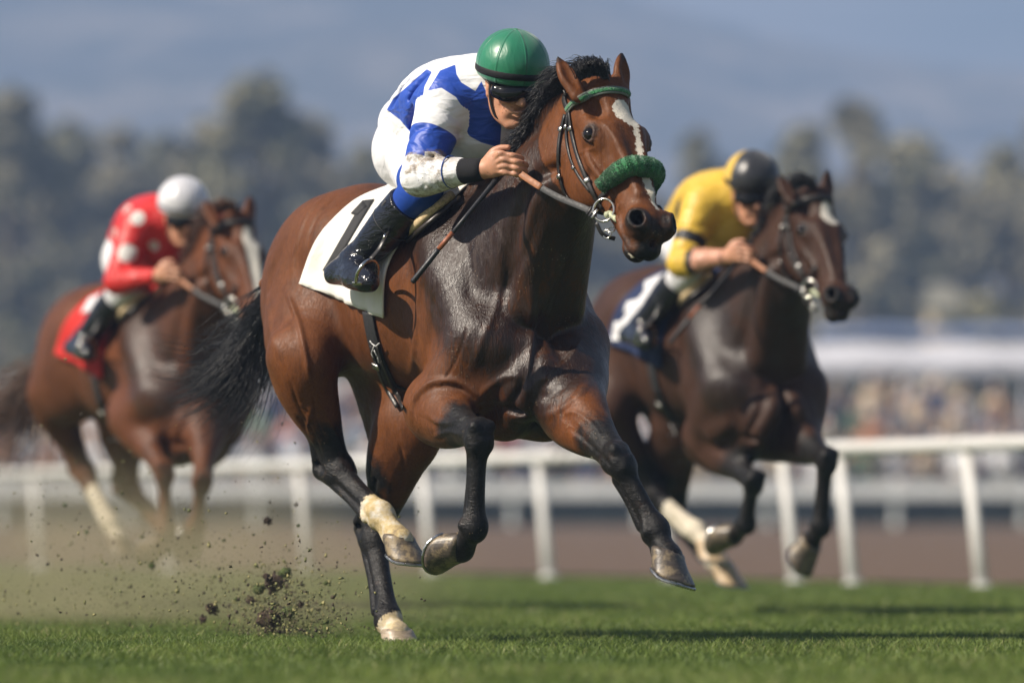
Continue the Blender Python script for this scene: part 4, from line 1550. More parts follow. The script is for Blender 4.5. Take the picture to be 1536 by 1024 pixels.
# girth round the barrel
gp, gn = [], []
gpx, _g = pxpath(BV1, [(552, 440), (556, 480), (565, 520), (582, 565), (602, 606)], 6, .006, 15.6)
gl = (gpx - fr1.O) @ fr1.M.T
ga = np.arctan2(gl[:, 2] - 1.16, gl[:, 1])
pf = np.array([-.12, gl[-1, 0] + .12 * ga[-1]])
u_of = lambda a: float(np.interp(-a, -ga, gl[:, 0])) if a > ga[-1] else float(np.polyval(pf, max(a, ga[-1] - .45)))
a_s = ga[4]
for a in np.linspace(a_s, -math.pi - a_s, 60):
    aa = a if a > -math.pi / 2 else -math.pi - a
    u = u_of(aa)
    o_ = fr1.T(u, 0, 1.16); d_ = fr1.D(0, math.cos(a), math.sin(a))
    p, n = hitray(BV1, o_ + d_ * .7, -d_, .008)
    if p is not None and np.linalg.norm(np.cross(p - o_, fr1.h)) < .43:
        gp.append(p); gn.append(d_)
gp = smooth_path(np.array(gp), 3)
GI = mesh('girth', *ribbon(gp, gn, .062, .006), M_GIRTH, SD)
for o2 in (-.014, .014):
    a_, b_ = pxpath(BV1, [(565 + o2 * 300, 516), (575 + o2 * 380, 548), (592 + o2 * 400, 590), (604 + o2 * 420, 612)], 5, .014, 15.6)
    mesh('girth_strap', *ribbon(smooth_path(a_, 2), b_, .014, .004), M_STRAP, GI)
a_, b_ = pxpath(BV1, [(560, 512), (568, 540), (572, 556)], 4, .016, 15.6)
x_, y_, z_ = frame_from(a_[-1] - a_[0], b_[4])
Rb = np.array([x_, y_, z_]).T
mesh('buckle', *box(a_[5] + b_[5] * .004, .034, .008, .024, Rb, .002), M_BUCK, GI)
lg = []
for x0, y0, x1, y1 in ((563, 513, 569, 517), (566, 516, 562, 527), (566, 522, 571, 532), (568, 517, 574, 512), (562, 527, 565, 533), (571, 532, 573, 540), (560, 509, 564, 514)):
    a2, b2 = pxpath(BV1, [(x0, y0), (x1, y1)], 3, .0145, 15.6)
    lg.append(tube(a2, .0022, 5))
mesh('woven_mark', *join(lg), M_WHITE, GI)
# ================================================================= rider of the leading horse
def skin_mat(name, c):
    N = NT(name)
    n = N.noise(26, 5)
    col = N.ramp(n, [(.3, tuple(x * .82 for x in c)), (.7, tuple(min(1, x * 1.15) for x in c))])
    col = N.mix(N.rng(N.noise(60, 4), .60, .70), col, (c[0] * .55, c[1] * .45, c[2] * .4))
    N.out(Base_Color=col, Roughness=.48, Subsurface_Weight=.12, Subsurface_Scale=.01, Normal=N.bump(N.noise(420, 3), .25, .0008))
    N.b.inputs['Subsurface Radius'].default_value = (1, .3, .15)
    return N.m


def jersey_mat(name, white, blue, dirt=.9, rough=.50):
    """satin racing colours: attribute pat < 0 is the first colour"""
    N = NT(name)
    f = N.rng(N.attr('pat'), -.0015, .0015, 0, 1)
    folds = N.noise(1.0, 2, .45, vec=N.coord(scale=(9, 9, 20), rot=(.4, .7, .2)), dist=1.2)
    col = N.mix(f, blue, white)
    dm = N.math('MULTIPLY', N.attr('dirt'), N.rng(N.noise(16, 8, .72), .44, .62))
    col = N.mix(N.math('MULTIPLY', dm, dirt), col, (.20, .15, .095))
    sp = N.rng(N.noise(120, 3), .66, .72)
    col = N.mix(N.math('MULTIPLY', sp, N.attr('dirt')), col, (.12, .09, .06))
    nm = N.bump(folds, .6, .022)
    nm = N.bump(N.noise(1.0, 2, .4, vec=N.coord(scale=(24, 24, 40), rot=(.2, .4, 0)), dist=.8), .18, .007, nm)
    nm = N.bump(N.noise(1100, 1), .12, .0004, nm)
    N.out(Base_Color=col, Roughness=N.mix(f, (rough,) * 3, (rough + .15,) * 3), Specular_IOR_Level=.5, Sheen_Weight=.1, Normal=nm)
    return N.m


def boot_mat():
    N = NT('patent_boot')
    nm = N.bump(N.noise(1.0, 4, .5, vec=N.coord(scale=(14, 14, 40), rot=(.3, .5, 0)), dist=1.8), .55, .014)
    nm = N.bump(N.noise(60, 3), .12, .002, nm)
    N.out(Base_Color=N.ramp(N.noise(10, 5), [(.4, (.006, .006, .010)), (.7, (.014, .015, .022))]), Roughness=.13, Specular_IOR_Level=.7, Normal=nm)
    return N.m


def helmet_mat(name, c, rough=.38, back=None):
    N = NT(name)
    col = N.ramp(N.noise(5, 4), [(.3, tuple(x * .8 for x in c)), (.7, c)])
    if back is not None:
        col = N.mix(N.rng(N.attr('fw'), -.002, .002, 1, 0), col, back)
    seam = N.rng(N.attr('seam'), .0, .0022, 1, 0)
    col = N.mix(N.math('MULTIPLY', seam, .55), col, tuple(x * .25 for x in c))
    nm = N.bump(N.math('MULTIPLY', N.rng(N.attr('seam'), 0, .006, 0, 1), 1.0), .5, .003)
    nm = N.bump(N.noise(1.0, 3, .5, vec=N.coord(scale=(14, 14, 7)), dist=.8), .45, .012, nm)
    nm = N.bump(N.noise(900, 1), .10, .0004, nm)
    N.out(Base_Color=col, Roughness=rough, Specular_IOR_Level=.6, Sheen_Weight=.25, Normal=nm)
    return N.m


M_SKIN = skin_mat('skin', (.50, .245, .150))
M_JER = jersey_mat('blue_white_silks', (.80, .80, .82), (.012, .065, .42))
M_BREECH = cloth_mat('white_breeches', (.72, .72, .75), .7, .2, fold=.9)
M_BOOT = boot_mat()
M_BLUE = cloth_mat('blue_sock', (.010, .055, .33), .6, .1)
M_CUFF = cloth_mat('black_cuff', (.012, .012, .014), .9, .1)
M_HELM = helmet_mat('green_helmet_silk', (.008, .190, .095))
M_BAND = cloth_mat('black_band', (.010, .010, .012), .7, .05)
M_LENS = simple('goggle_lens', (.004, .004, .005), .08, .3, 20, 0, spec=.45)
M_WHIP = simple('whip_black', (.013, .014, .017), .45, .4, 200, .4, .0006)
M_WHIPB = simple('whip_brown', (.28, .09, .04), .5, .3, 150, .4, .0006)
M_BLINE = simple('blue_piping', (.02, .07, .30), .6, .2, 60, .1)

fr = fr1
R = fr.r
HC = P(768, 118, 15.36)                      # centre of the head
ff = nrm(A(.32, -.90, -.30)); fs = nrm(np.cross(A(0, 0, 1), ff)); fs = fs if fs @ R > 0 else -fs
fu = np.cross(ff, fs); fu = fu if fu[2] > 0 else -fu
MH = np.array([ff, fs, fu])
K = lambda x, y, z: HC + ff * x + fs * y + fu * (z * 1.13 if z < -.02 else z) + (ff * .004 if x > .1 and z < -.02 else 0)
neck0 = P(722, 132, 15.50)
chest = P(716, 142, 15.52); mid = P(668, 152, 15.72); waist = P(628, 180, 15.93); pel = P(620, 216, 15.98)
shR = P(668, 152, 15.42); elR = P(630, 262, 15.32); wrR = P(728, 254, 15.16)
mir = lambda p: p - 2 * ((p - fr.O) @ R) * R       # mirror across the horse's midplane
ctr = (chest - fr.O) @ R
def mirr(p, c=None):
    c = .03 if c is None else c
    return p - 2 * (((p - fr.O) @ R) - c) * R
shL, elL = mirr(shR), mirr(elR) + A(0, 0, .02)
wrL = fr.T(1.02, -.12, 1.66)
hipR = P(617, 226, 15.90); knR = P(632, 285, 15.50); anR = P(536, 392, 15.70)
hipL, knL, anL = mirr(hipR), mirr(knR), mirr(anR)

# knuckle frame of the right hand
hd_ = nrm(P(770, 240, 15.08) - wrR)
up_ = nrm(A(0.15, -.35, 1.0)); up_ = nrm(up_ - hd_ * (up_ @ hd_))
hn = nrm(np.cross(up_, hd_)); hn = hn if hn[1] < 0 else -hn       # back of the hand faces the viewer


def hand(wr, d, up, n, sg=1):
    L = []
    p = lambda a, b, c=0.: wr + d * a + up * b + n * c
    L.append((pr_chain([p(-.03, 0), p(.02, 0), p(.045, .002)], [.027, .028, .030], flat=(n, .75)), 'add', .02))
    L.append((pr_box(p(.055, .002, 0), (.036, .036, .013), np.array([d, up, n]), .012), 'add', .02))
    for i, (b, l, r_) in enumerate(((.032, 1.0, .0098), (.011, 1.08, .0100), (-.010, 1.0, .0096), (-.030, .85, .0086))):
        k0 = p(.086 - abs(i - 1.3) * .004, b, .006); 
        s = .045 * l
        k1 = k0 + d * s * .80 - n * s * .45 - up * s * .42
        k2 = k1 + d * s * .05 - n * s * .75 - up * s * .30
        k3 = k2 - d * s * .55 - n * s * .28 - up * s * .10
        L.append((pr_chain([p(.055, b * .85, .004), k0, (k0 + k1) / 2, k1, k2, k3], [r_ * 1.0, r_ * 1.22, r_ * .98, r_ * 1.10, r_ * .95, r_ * .82], 4), 'add', .0045))
        L.append((pr_ell(k3 + d * .001, (.007, .006, .005)), 'add', .003))
        if i < 3:
            b2 = b - .0105
            L.append((pr_chain([p(.070, b2, .018), p(.088, b2, .018), k0 * 1 + (k1 - k0) * .7 - up * .0105 + n * .010], [.0015, .003, .003]), 'sub', .006))
    L.append((pr_chain([p(.015, .026, -.004), p(.045, .046, -.008), p(.070, .050, -.020), p(.092, .046, -.028)], [.015, .0135, .012, .0095]), 'add', .012))
    for b in (.026, .008, -.010, -.026):
        L.append((pr_chain([p(.02, b * .5, .014), p(.075, b, .0165)], [.0015, .0022]), 'add', .006))
    return L


def head_body():
    L = []
    a = lambda p, k=.02: L.append((p, 'add', k))
    s = lambda p, k=.01: L.append((p, 'sub', k))
    a(pr_ell(K(-.005, 0, .03), (.098, .076, .095), MH))
    a(pr_ell(K(.030, 0, -.055), (.066, .058, .082), MH), .03)
    for g in (1, -1):
        a(pr_chain([K(-.005, g * .058, -.045), K(.025, g * .050, -.095), K(.070, g * .022, -.122)], [.020, .019, .016]), .025)
        a(pr_ell(K(.066, g * .040, -.040), (.024, .020, .018), MH), .02)
        a(pr_ell(K(.074, g * .026, -.085), (.018, .018, .020), MH), .02)
        a(pr_chain([K(.088, g * .008, .006), K(.084, g * .028, .012), K(.066, g * .048, .006)], [.010, .009, .007]), .012)
        s(pr_ell(K(.098, g * .031, -.014), (.017, .016, .011), MH), .012)
        a(pr_ell(K(.078, g * .031, -.014), (.0125, .0125, .0125), MH), .002)
        a(pr_ell(K(.106, g * .013, -.053), (.010, .0075, .007), MH), .008)
        s(pr_ell(K(.108, g * .0075, -.060), (.005, .0035, .003), MH), .003)
        # crease from nose to mouth
        s(pr_chain([K(.100, g * .020, -.052), K(.096, g * .030, -.075)], [.0016, .0016]), .006)
        # ear
        a(pr_ell(K(-.012, g * .077, -.022), (.018, .009, .031), MH), .006)
        a(pr_ell(K(-.006, g * .078, -.050), (.009, .006, .010), MH), .006)
        s(pr_ell(K(-.008, g * .087, -.018), (.009, .006, .018), MH), .006)
    a(pr_chain([K(.092, 0, .000), K(.103, 0, -.024), K(.120, 0, -.050)], [.0085, .0095, .0125]), .010)
    a(pr_ell(K(.084, 0, -.116), (.020, .022, .017), MH), .02)
    a(pr_chain([K(.090, -.024, -.083), K(.1035, -.008, -.0795), K(.1035, .008, -.0795), K(.090, .024, -.083)], [.004, .0058, .0058, .004]), .006)
    a(pr_chain([K(.090, -.020, -.089), K(.1020, 0, -.0915), K(.090, .020, -.089)], [.004, .0068, .004]), .006)
    s(pr_chain([K(.094, -.025, -.0855), K(.109, 0, -.0850), K(.094, .025, -.0855)], [.0014, .0018, .0014]), .004)
    s(pr_ell(K(.104, 0, -.103), (.008, .016, .004), MH), .008)
    # neck and trunk, one body
    a(pr_chain([K(-.03, 0, -.03), K(-.045, 0, -.09), neck0, chest], [.062, .058, .062, .07]), .03)
    a(pr_chain([chest, mid, waist, pel], [.12, .12, .09, .12], flat=(fu, .8)), .05)
    for S_, E_, W_, hip, kn, an in ((shR, elR, wrR, hipR, knR, anR), (shL, elL, wrL, hipL, knL, anL)):
        a(pr_chain([S_ * .7 + chest * .3, S_, (S_ + E_) / 2, E_], [.06, .058, .048, .040]), .03)
        a(pr_chain([E_, E_ * .6 + W_ * .4, W_], [.042, .040, .027]), .02)
        a(pr_chain([hip, hip * .5 + kn * .5, kn], [.085, .075, .052]), .03)
        a(pr_chain([kn, kn * .6 + an * .4, an], [.050, .046, .035]), .02)
        ft = an + (-fr.z) * .06 + fr.h * .06
        a(pr_chain([an, an + A(0, 0, -.05), an + A(0, 0, -.075) + fr.h * .10], [.034, .030, .022]), .02)
    L.extend(hand(wrR, hd_, up_, hn))
    dl = nrm(fr.T(1.10, -.10, 1.63) - wrL); ul = nrm(A(0, .2, 1) - dl * (A(0, .2, 1) @ dl)); nl = nrm(np.cross(dl, ul)); nl = nl if nl @ R < 0 else -nl
    L.extend(hand(wrL, dl, ul, nl))
    return L


def bbox_of(prs, pad=.05):
    lo = np.min([p[0][1] for p in prs if p[1] == 'add'], 0) - pad
    hi = np.max([p[0][2] for p in prs if p[1] == 'add'], 0) + pad
    return lo, hi


def loc_mesh(prs, res, pad=.05):
    """mesh in an axis box aligned to the world"""
    lo, hi = bbox_of(prs, pad)
    return sdf_mesh(prs, lo, hi, res)


RD = empty('person', fr.T(.45, 0, 1.55), 'jockey in a green cap and blue and white silks crouching on the leading horse', 'person', 'jockeys')
V_, Q_ = loc_mesh(head_body(), RES3)
mesh('person_body', V_, Q_, M_SKIN, RD)

# jersey
ext = lambda p, q, d: q + nrm(q - p) * d


def ncl_(A_, B_):
    return 0


jr = []
jr.append((pr_chain([ext(chest, neck0, .02), chest, mid, waist, ext(mid, waist, .05)], [.085, .165, .160, .125, .120], flat=(nrm(fu + A(-.2, 0, .25)), [.95, .80, .86, .85, .9])), 'add', .04))
jr.append((pr_chain([P(748, 180, 15.46), P(722, 202, 15.52), P(680, 208, 15.68), P(650, 205, 15.85)], [.060, .105, .105, .09], flat=(R, 1.35)), 'add', .05))
jr.append((pr_chain([shR, chest + A(0, 0, .01), shL], [.085, .095, .085]), 'add', .06))
sleeves = []
for S_, E_, W_, g in ((shR, elR, wrR, 1), (shL, elL, wrL, -1)):
    Wc = W_ + (E_ - W_) * .40
    el_ = E_ + A(0, 0, -.008)
    jr.append((pr_chain([S_ * .75 + chest * .25, S_, S_ * .6 + E_ * .4, S_ * .25 + E_ * .75, el_], [.085, .086, .080, .069, .060]), 'add', .035))
    jr.append((pr_chain([el_, el_ * .72 + Wc * .28, el_ * .4 + Wc * .6, Wc], [.058, .062, .055, .046]), 'add', .03))
    # pressed folds
    for t in (.12, .24, .36, .5, .64, .8):
        c = el_ * (1 - t) + Wc * t
        d_ = nrm(Wc - el_)
        x, y, _ = frame_from(d_)
        a0 = rng.uniform(0, 6.28)
        pts = [c + (x * math.cos(a0 + k * .5) + y * math.sin(a0 + k * .5)) * (.063 - .018 * t) + d_ * .012 * k for k in range(4)]
        jr.append((pr_chain(pts, [.002, .004, .004, .002]), 'sub', .014))
    for t in (.18, .34, .5, .68, .84):
        c = S_ * (1 - t) + el_ * t
        d_ = nrm(el_ - S_)
        x, y, _ = frame_from(d_)
        a0 = rng.uniform(0, 6.28)
        pts = [c + (x * math.cos(a0 + k * .5) + y * math.sin(a0 + k * .5)) * (.088 - .022 * t) + d_ * .014 * k for k in range(4)]
        jr.append((pr_chain(pts, [.003, .005, .005, .003]), 'sub', .018))
for i in range(16):      # long folds over the back and flank
    t = rng.uniform(.05, .95)
    q = [chest, mid, waist]
    c = (chest * (1 - t * 2) + mid * t * 2) if t < .5 else (mid * (2 - t * 2) + waist * (t * 2 - 1))
    a0 = rng.uniform(-1.9, 1.9)
    dr = lambda a: nrm(R * math.sin(a) + nrm(fu + A(-.2, 0, .25)) * math.cos(a))
    axd = nrm(waist - chest)
    rr = .155 - .03 * abs(t - .4)
    pts = [c + dr(a0 + .18 * k) * (rr * (.80 + .2 * abs(math.sin(a0 + .18 * k)))) + axd * (.035 * k - .05) for k in range(4)]
    jr.append((pr_chain(pts, [.002, .006, .006, .002]), 'sub', .03))
V_, Q_ = loc_mesh(jr, .005)
cR = [ext(shR, shR, 0)]


def pr_eval(p, X):
    return p[0](X)


# painted pattern: panels of coloured satin laid out in the plane of the rider's side, mirrored to the other side
def tpar(S_, E_, X):
    d = E_ - S_; return ((X - S_) @ d) / (d @ d)


def poly_sd(pt, poly):
    """signed distance of (n,2) points to a polygon"""
    v = np.asarray(poly, float); n = len(v)
    d = np.full(len(pt), 1e9); s = np.ones(len(pt))
    for i in range(n):
        a, b = v[i], v[i - 1]
        e = b - a; w_ = pt - a
        t = np.clip((w_ @ e) / (e @ e), 0, 1)
        q = w_ - t[:, None] * e
        d = np.minimum(d, (q ** 2).sum(1))
        c1 = pt[:, 1] >= a[1]; c2 = pt[:, 1] < b[1]; c3 = e[0] * w_[:, 1] > e[1] * w_[:, 0]
        al = c1 & c2 & c3; no = (~c1) & (~c2) & (~c3)
        s = np.where(al | no, -s, s)
    return s * np.sqrt(d)


def arms(X):
    armt = np.full(len(X), -9.); fa = np.full(len(X), -9.)
    for S_, E_, W_ in ((shR, elR, wrR), (shL, elL, wrL)):
        t1 = tpar(S_, E_, X)
        c = S_ + np.clip(t1, 0, 1)[:, None] * (E_ - S_)
        d1 = np.linalg.norm(X - c, axis=1)
        t2 = tpar(E_, W_, X)
        c2 = E_ + np.clip(t2, 0, 1)[:, None] * (W_ - E_)
        d2 = np.linalg.norm(X - c2, axis=1)
        fa = np.where((d2 < .072) & (t2 > .0) & (t1 > .78), t2, fa)
        m = (d1 < .105 - .02 * np.clip(t1, 0, 1)) & (t1 > .05)
        armt = np.where(m, t1, armt)
    return armt, fa


PANELS = [[(590, 148), (640, 104), (648, 108), (637, 130), (631, 165), (629, 215), (600, 180), (580, 165)],
          [(641, 137), (660, 106), (683, 97), (685, 112), (692, 124), (713, 137), (722, 122), (742, 165), (752, 190), (750, 222), (722, 214), (705, 205), (692, 188), (696, 165), (684, 146), (662, 132)]]


def pattern(X):
    sidev = (X - fr.O) @ R - .03
    Xm = np.where((sidev < 0)[:, None], X - 2 * sidev[:, None] * R, X)
    Yr = 15.55
    pp = np.stack([Xm[:, 0] / Yr * F_PX + 768, HZ - (Xm[:, 2] - CH) / Yr * F_PX], 1)
    # shift for true depth so that the panel edges stay where they are on the near side
    kx = 1 + (Yr - Xm[:, 1]) / Yr
    pp = (pp - A(768, HZ)) * kx[:, None] + A(768, HZ)
    b = np.full(len(X), .2)
    for po in PANELS:
        b = np.minimum(b, poly_sd(pp, po) / 455)
    armt, fa = arms(X)
    onarm = (armt > .12)
    a = (np.abs(armt - .66) - .20) * .25
    inpan = np.where((armt > .12) & (armt < .40), .05, a)
    out = np.where(onarm, inpan, b)
    return np.where(fa > .16, .05, out)


def arm_dirt(X):
    d = np.zeros(len(X))
    t2 = tpar(elR, wrR, X)
    c2 = elR + np.clip(t2, 0, 1)[:, None] * (wrR - elR)
    dd = np.linalg.norm(X - c2, axis=1)
    d = np.where(dd < .08, sm(-t2, -1.05, -.3), 0)
    return d


# extra colour fields used by the other riders' copies
def dots(X):
    d = np.full(len(X), .2)
    for px, py, Y, r_ in ((672, 132, 15.35, .034), (634, 112, 15.45, .028), (652, 205, 15.28, .044), (704, 190, 15.35, .024), (604, 168, 15.7, .022)):
        d = np.minimum(d, pr_ell(P(px, py, Y), (r_, .3, r_))[0](X))
    return d


def bands(X):
    d = np.full(len(X), .2)
    for S_, E_ in ((shR, elR), (shL, elL)):
        t1 = tpar(S_, E_, X)
        c = S_ + np.clip(t1, 0, 1)[:, None] * (E_ - S_)
        d1 = np.linalg.norm(X - c, axis=1)
        d = np.where((d1 < .10) & (t1 > .2), np.minimum(d, (np.abs(t1 - .66) - .085) * .25), d)
    d = np.minimum(d, pr_chain([P(640, 110, 15.45), P(612, 150, 15.6), P(606, 190, 15.7)], [.02, .02, .02], 3)[0](X))
    return d


JERV = V_
mesh('jersey', V_, Q_, M_JER, RD, attrs=dict(pat=pattern(V_), dirt=arm_dirt(V_), fa=arms(V_)[1], dots=dots(V_), bands=bands(V_)))
# knitted cuffs
for W_, E_, nm in ((wrR, elR, 'cuff'), (wrL, elL, 'cuff')):
    a0 = W_ + (E_ - W_) * .44; a1 = W_ + (E_ - W_) * .02
    mesh(nm, *tube([a0 + (a1 - a0) * t for t in np.linspace(0, 1, 7)], [.0415, .0420, .0415, .0400, .0385, .037, .033], 24), M_CUFF, RD)
pc = wrR + (elR - wrR) * .52
mesh('sleeve_piping', *torus(pc, wrR - elR, .0525, .0022, 32, 6), M_BLINE, RD)

# breeches
br = []
br.append((pr_chain([ext(mid, waist, -.04), waist, pel], [.108, .114, .122], flat=(nrm(fu + A(-.3, 0, .2)), .92)), 'add', .05))
for hip, kn, g in ((hipR, knR, 1), (hipL, knL, -1)):
    br.append((pr_ell(hip + R * g * .0 + A(-.035, .03, -.005), (.098, .10, .118)), 'add', .05))
    br.append((pr_chain([hip, hip * .5 + kn * .5, kn], [.100, .088, .062]), 'add', .05))
    for t in (.1, .25, .4, .55, .7, .85):
        c = hip * (1 - t) + kn * t
        d_ = nrm(kn - hip)
        pts = [c + nrm(-A(.8, .3, 0) * math.cos(k_) * 1.0 + fr.z * math.sin(k_) + R * g * .6) * (.112 - .03 * t) + d_ * .01 * k_ for k_ in (-1.2, -.6, 0, .6)]
        br.append((pr_chain(pts, [.003, .006, .006, .003]), 'sub', .013))
V_, Q_ = loc_mesh(br, .006)
mesh('breeches', V_, Q_, M_BREECH, RD)
# socks, boots
for kn, an, g in ((knR, anR, 1), (knL, anL, -1)):
    b0 = kn * .86 + an * .14
    sc = [(pr_chain([kn * .55 + (hipR if g == 1 else hipL) * .45, kn * .8 + (hipR if g == 1 else hipL) * .2 + A(0, 0, .004), kn, b0, kn * .7 + an * .3], [.070, .076, .074, .066, .055]), 'add', .02)]
    V_, Q_ = loc_mesh(sc, .006)
    mesh('sock', V_, Q_, M_BLUE, RD)
    t0 = kn * .80 + an * .20
    hd2 = nrm(P(560, 432, 15.50) - P(500, 414, 15.76)) if g == 1 else fr.h
    sole = an + A(0, 0, -.075)
    heel = P(504, 411, 15.76) if g == 1 else mirr(P(504, 411, 15.76))
    ball = P(549, 422, 15.52) if g == 1 else mirr(P(549, 422, 15.52))
    axb = nrm(an - t0)
    bt = [(pr_chain([t0 - axb * .004, t0 * .7 + an * .3, t0 * .35 + an * .65, an], [.074, .072, .062, .052]), 'add', .02),
          (pr_chain([an, heel * .6 + an * .4, heel], [.050, .046, .036]), 'add', .03),
          (pr_chain([an, heel * .35 + ball * .65 + A(0, 0, .012), ball], [.048, .044, .040]), 'add', .03),
          (pr_chain([heel, heel * .4 + ball * .6, ball + nrm(ball - heel) * .035], [.032, .036, .028]), 'add', .03),
          ((lambda f: f)(pr_plane(t0, -axb)), 'int', .004)]
    sn_ = nrm(np.cross(ball - heel, R)); sn_ = sn_ if sn_[2] < 0 else -sn_
    bt.append((pr_plane(heel * .5 + ball * .5 + sn_ * .036, sn_), 'int', .008))
    for t in (.70, .80, .90, 1.0):
        c = t0 * (1 - t) + an * t
        x, y, _ = frame_from(axb)
        pts = [c + (x * math.cos(a) + y * math.sin(a)) * (.058 - .012 * t) + axb * .010 * math.sin(a * 2 + t * 9) for a in np.linspace(0, 6, 9)]
        bt.append((pr_chain(pts, [.003] * 9, 2), 'sub', .012))
    V_, Q_ = loc_mesh(bt, .0045)
    bo = mesh('boot', V_, Q_, M_BOOT, RD)
    x, y, _ = frame_from(axb)
    c = t0 + axb * .10
    mesh('boot_seam', *torus(c, axb, .0715, .0016, 30, 6), M_GREY, bo)
    mesh('pull_tab', *ribbon(crom([t0 + (-R * 0 + nrm(A(-.9, -.2, .1))) * .077 + axb * .03, t0 + nrm(A(-.9, -.2, .1)) * .080 - axb * .005, t0 + nrm(A(-.9, -.2, .1)) * .072 + axb * .012], 4), np.tile(nrm(A(-.9, -.2, .1)), (9, 1)), .014, .003), M_GREY, bo)

# helmet with silk cover
hc = K(-.006, 0, .045)
hp = [(pr_ell(hc, (.134, .120, .118), MH), 'add', .02),
      (pr_plane(K(0, 0, -.001), nrm(-fu + ff * -.06)), 'int', .012),
      (pr_ell(K(-.006, 0, .012), (.112, .098, .100), MH), 'sub', .01)]
V_, Q_ = sdf_mesh(hp, A(-.16, -.15, -.02), A(.16, .15, .19), .004, HC, MH)
l = (V_ - hc) @ MH.T
ang = np.arctan2(l[:, 1], l[:, 0])
rad_ = np.hypot(l[:, 0], l[:, 1])
sw_ = math.pi / 4
seam = np.abs((ang + sw_ / 2) % sw_ - sw_ / 2) * rad_
HE = mesh('helmet', V_, Q_, M_HELM, RD, attrs=dict(seam=seam, fw=l[:, 0] + .045 - l[:, 1] * .9))
els = []
for a in np.linspace(0, 2 * math.pi, 40, endpoint=False):
    els.append(K(-.006 + .1318 * math.cos(a), .118 * math.sin(a), .030))
mesh('helmet_band', *tube(np.array(els), .0125, 10, closed=True, flat=(np.array([nrm(e - K(-.006, 0, .030)) for e in els]), .30)), M_BAND, HE)
mesh('cap_button', *join([tube([K(-.006, 0, .158), K(-.006, 0, .165)], [.010, .006], 12)]), M_HELM, HE, attrs=dict(seam=np.full(24, 1.), fw=np.full(24, 1.)))
# straps
for g in (1, -1):
    sp_ = crom([K(.02, g * .076, .01), K(.018, g * .074, -.05), K(.045, g * .056, -.105), K(.066, g * .015, -.133)], 5)
    nn2 = np.array([fs * g] * len(sp_))
    mesh('chin_strap', *ribbon(sp_ + fs * g * .004, nn2, .014, .003), M_BAND, HE)
# goggles
gg = [(pr_chain([K(.062, -.066, -.026), K(.092, -.038, -.028), K(.112, 0, -.020), K(.092, .038, -.028), K(.062, .066, -.026)], [.026, .031, .021, .031, .026], 5), 'add', .006),
      (pr_chain([K(.070, -.066, -.070), K(.09, -.035, -.074), K(.135, 0, -.048), K(.09, .035, -.074), K(.070, .066, -.070)], [.010, .012, .016, .012, .010], 5), 'sub', .01)]
V_, Q_ = sdf_mesh(gg, A(.0, -.12, -.10), A(.17, .12, .05), .003, HC, MH)
GO = mesh('goggles', V_, Q_, M_LENS, RD)
for g in (1, -1):
    sp_ = crom([K(.072, g * .066, -.010), K(.03, g * .083, -.004), K(-.02, g * .086, .004), K(-.07, g * .07, .01)], 4)
    mesh('goggle_strap', *ribbon(sp_, np.array([nrm(p - K(-.01, 0, 0)) for p in sp_]), .018, .003), M_BAND, GO)

# whip
WH = empty('riding_whip', P(748, 262, 15.10), 'thin black riding whip with a brown band held by the jockey in the green cap', 'whip', 'riding whips')
w0, w1, w2, w3 = P(756, 256, 15.16), P(679, 349, 15.03), P(658, 374, 15.03), P(618, 424, 15.04)
mesh('shaft', *tube([w0, w0 * .7 + w1 * .3, w0 * .3 + w1 * .7, w1], [.012, .0085, .0070, .0065], 12), M_WHIP, WH)
mesh('brown_band', *tube([w1, w2], [.0082, .0085], 12), M_WHIPB, WH)
mesh('flap', *tube([w2, w2 + (w3 - w2) * .06, w2 + (w3 - w2) * .94, w3], [.0082, .0112, .0118, .0085], 12, flat=(nrm(A(.7, 0, -.6)), .8)), M_WHIP, WH)

# stirrup iron and leather
SR = SD
s1, s2, s3 = P(533, 421, 15.47), P(541, 402, 15.44), P(556, 388, 15.46)
st2 = P(566, 418, 15.45)
ir = crom([P(534, 423, 15.46), P(537, 408, 15.42), P(547, 394, 15.42), P(559, 390, 15.45), P(566, 398, 15.52), P(566, 412, 15.58), P(563, 424, 15.60)], 6)
SI = mesh('stirrup', *tube(ir, .0062, 10), M_STEEL, SD)
mesh('tread', *ribbon([P(534, 424, 15.46), P(548, 430, 15.53), P(563, 426, 15.60)], [fr.z] * 3, .03, .008), M_STEEL, SI)
mesh('stirrup_leather', *ribbon(crom([P(556, 388, 15.44), P(568, 374, 15.46), P(577, 357, 15.48), P(588, 338, 15.60), P(604, 318, 15.66)], 5), np.tile(nrm(A(-.5, -.8, .2)), (21, 1)), .016, .004), M_STRAP, SD)
mesh('buckle', *ribbon([P(575, 358, 15.455), P(578, 351, 15.46)], [nrm(A(-.5, -.8, .2))] * 2, .008, .006), M_STEEL, SD)
# ================================================================= the two horses behind
from mathutils import Matrix


def rigid(f2, f1=fr1, s=1.0):
    """world transform that carries things of the first horse onto another one"""
    R3 = f2.M.T @ f1.M
    t = f2.O - R3 @ f1.O
    M = Matrix.Identity(4)
    for i in range(3):
        for j in range(3):
            M[i][j] = R3[i, j]
        M[i][3] = t[i]
    return M, (lambda p: R3 @ np.asarray(p) + t), (lambda v: R3 @ np.asarray(v))


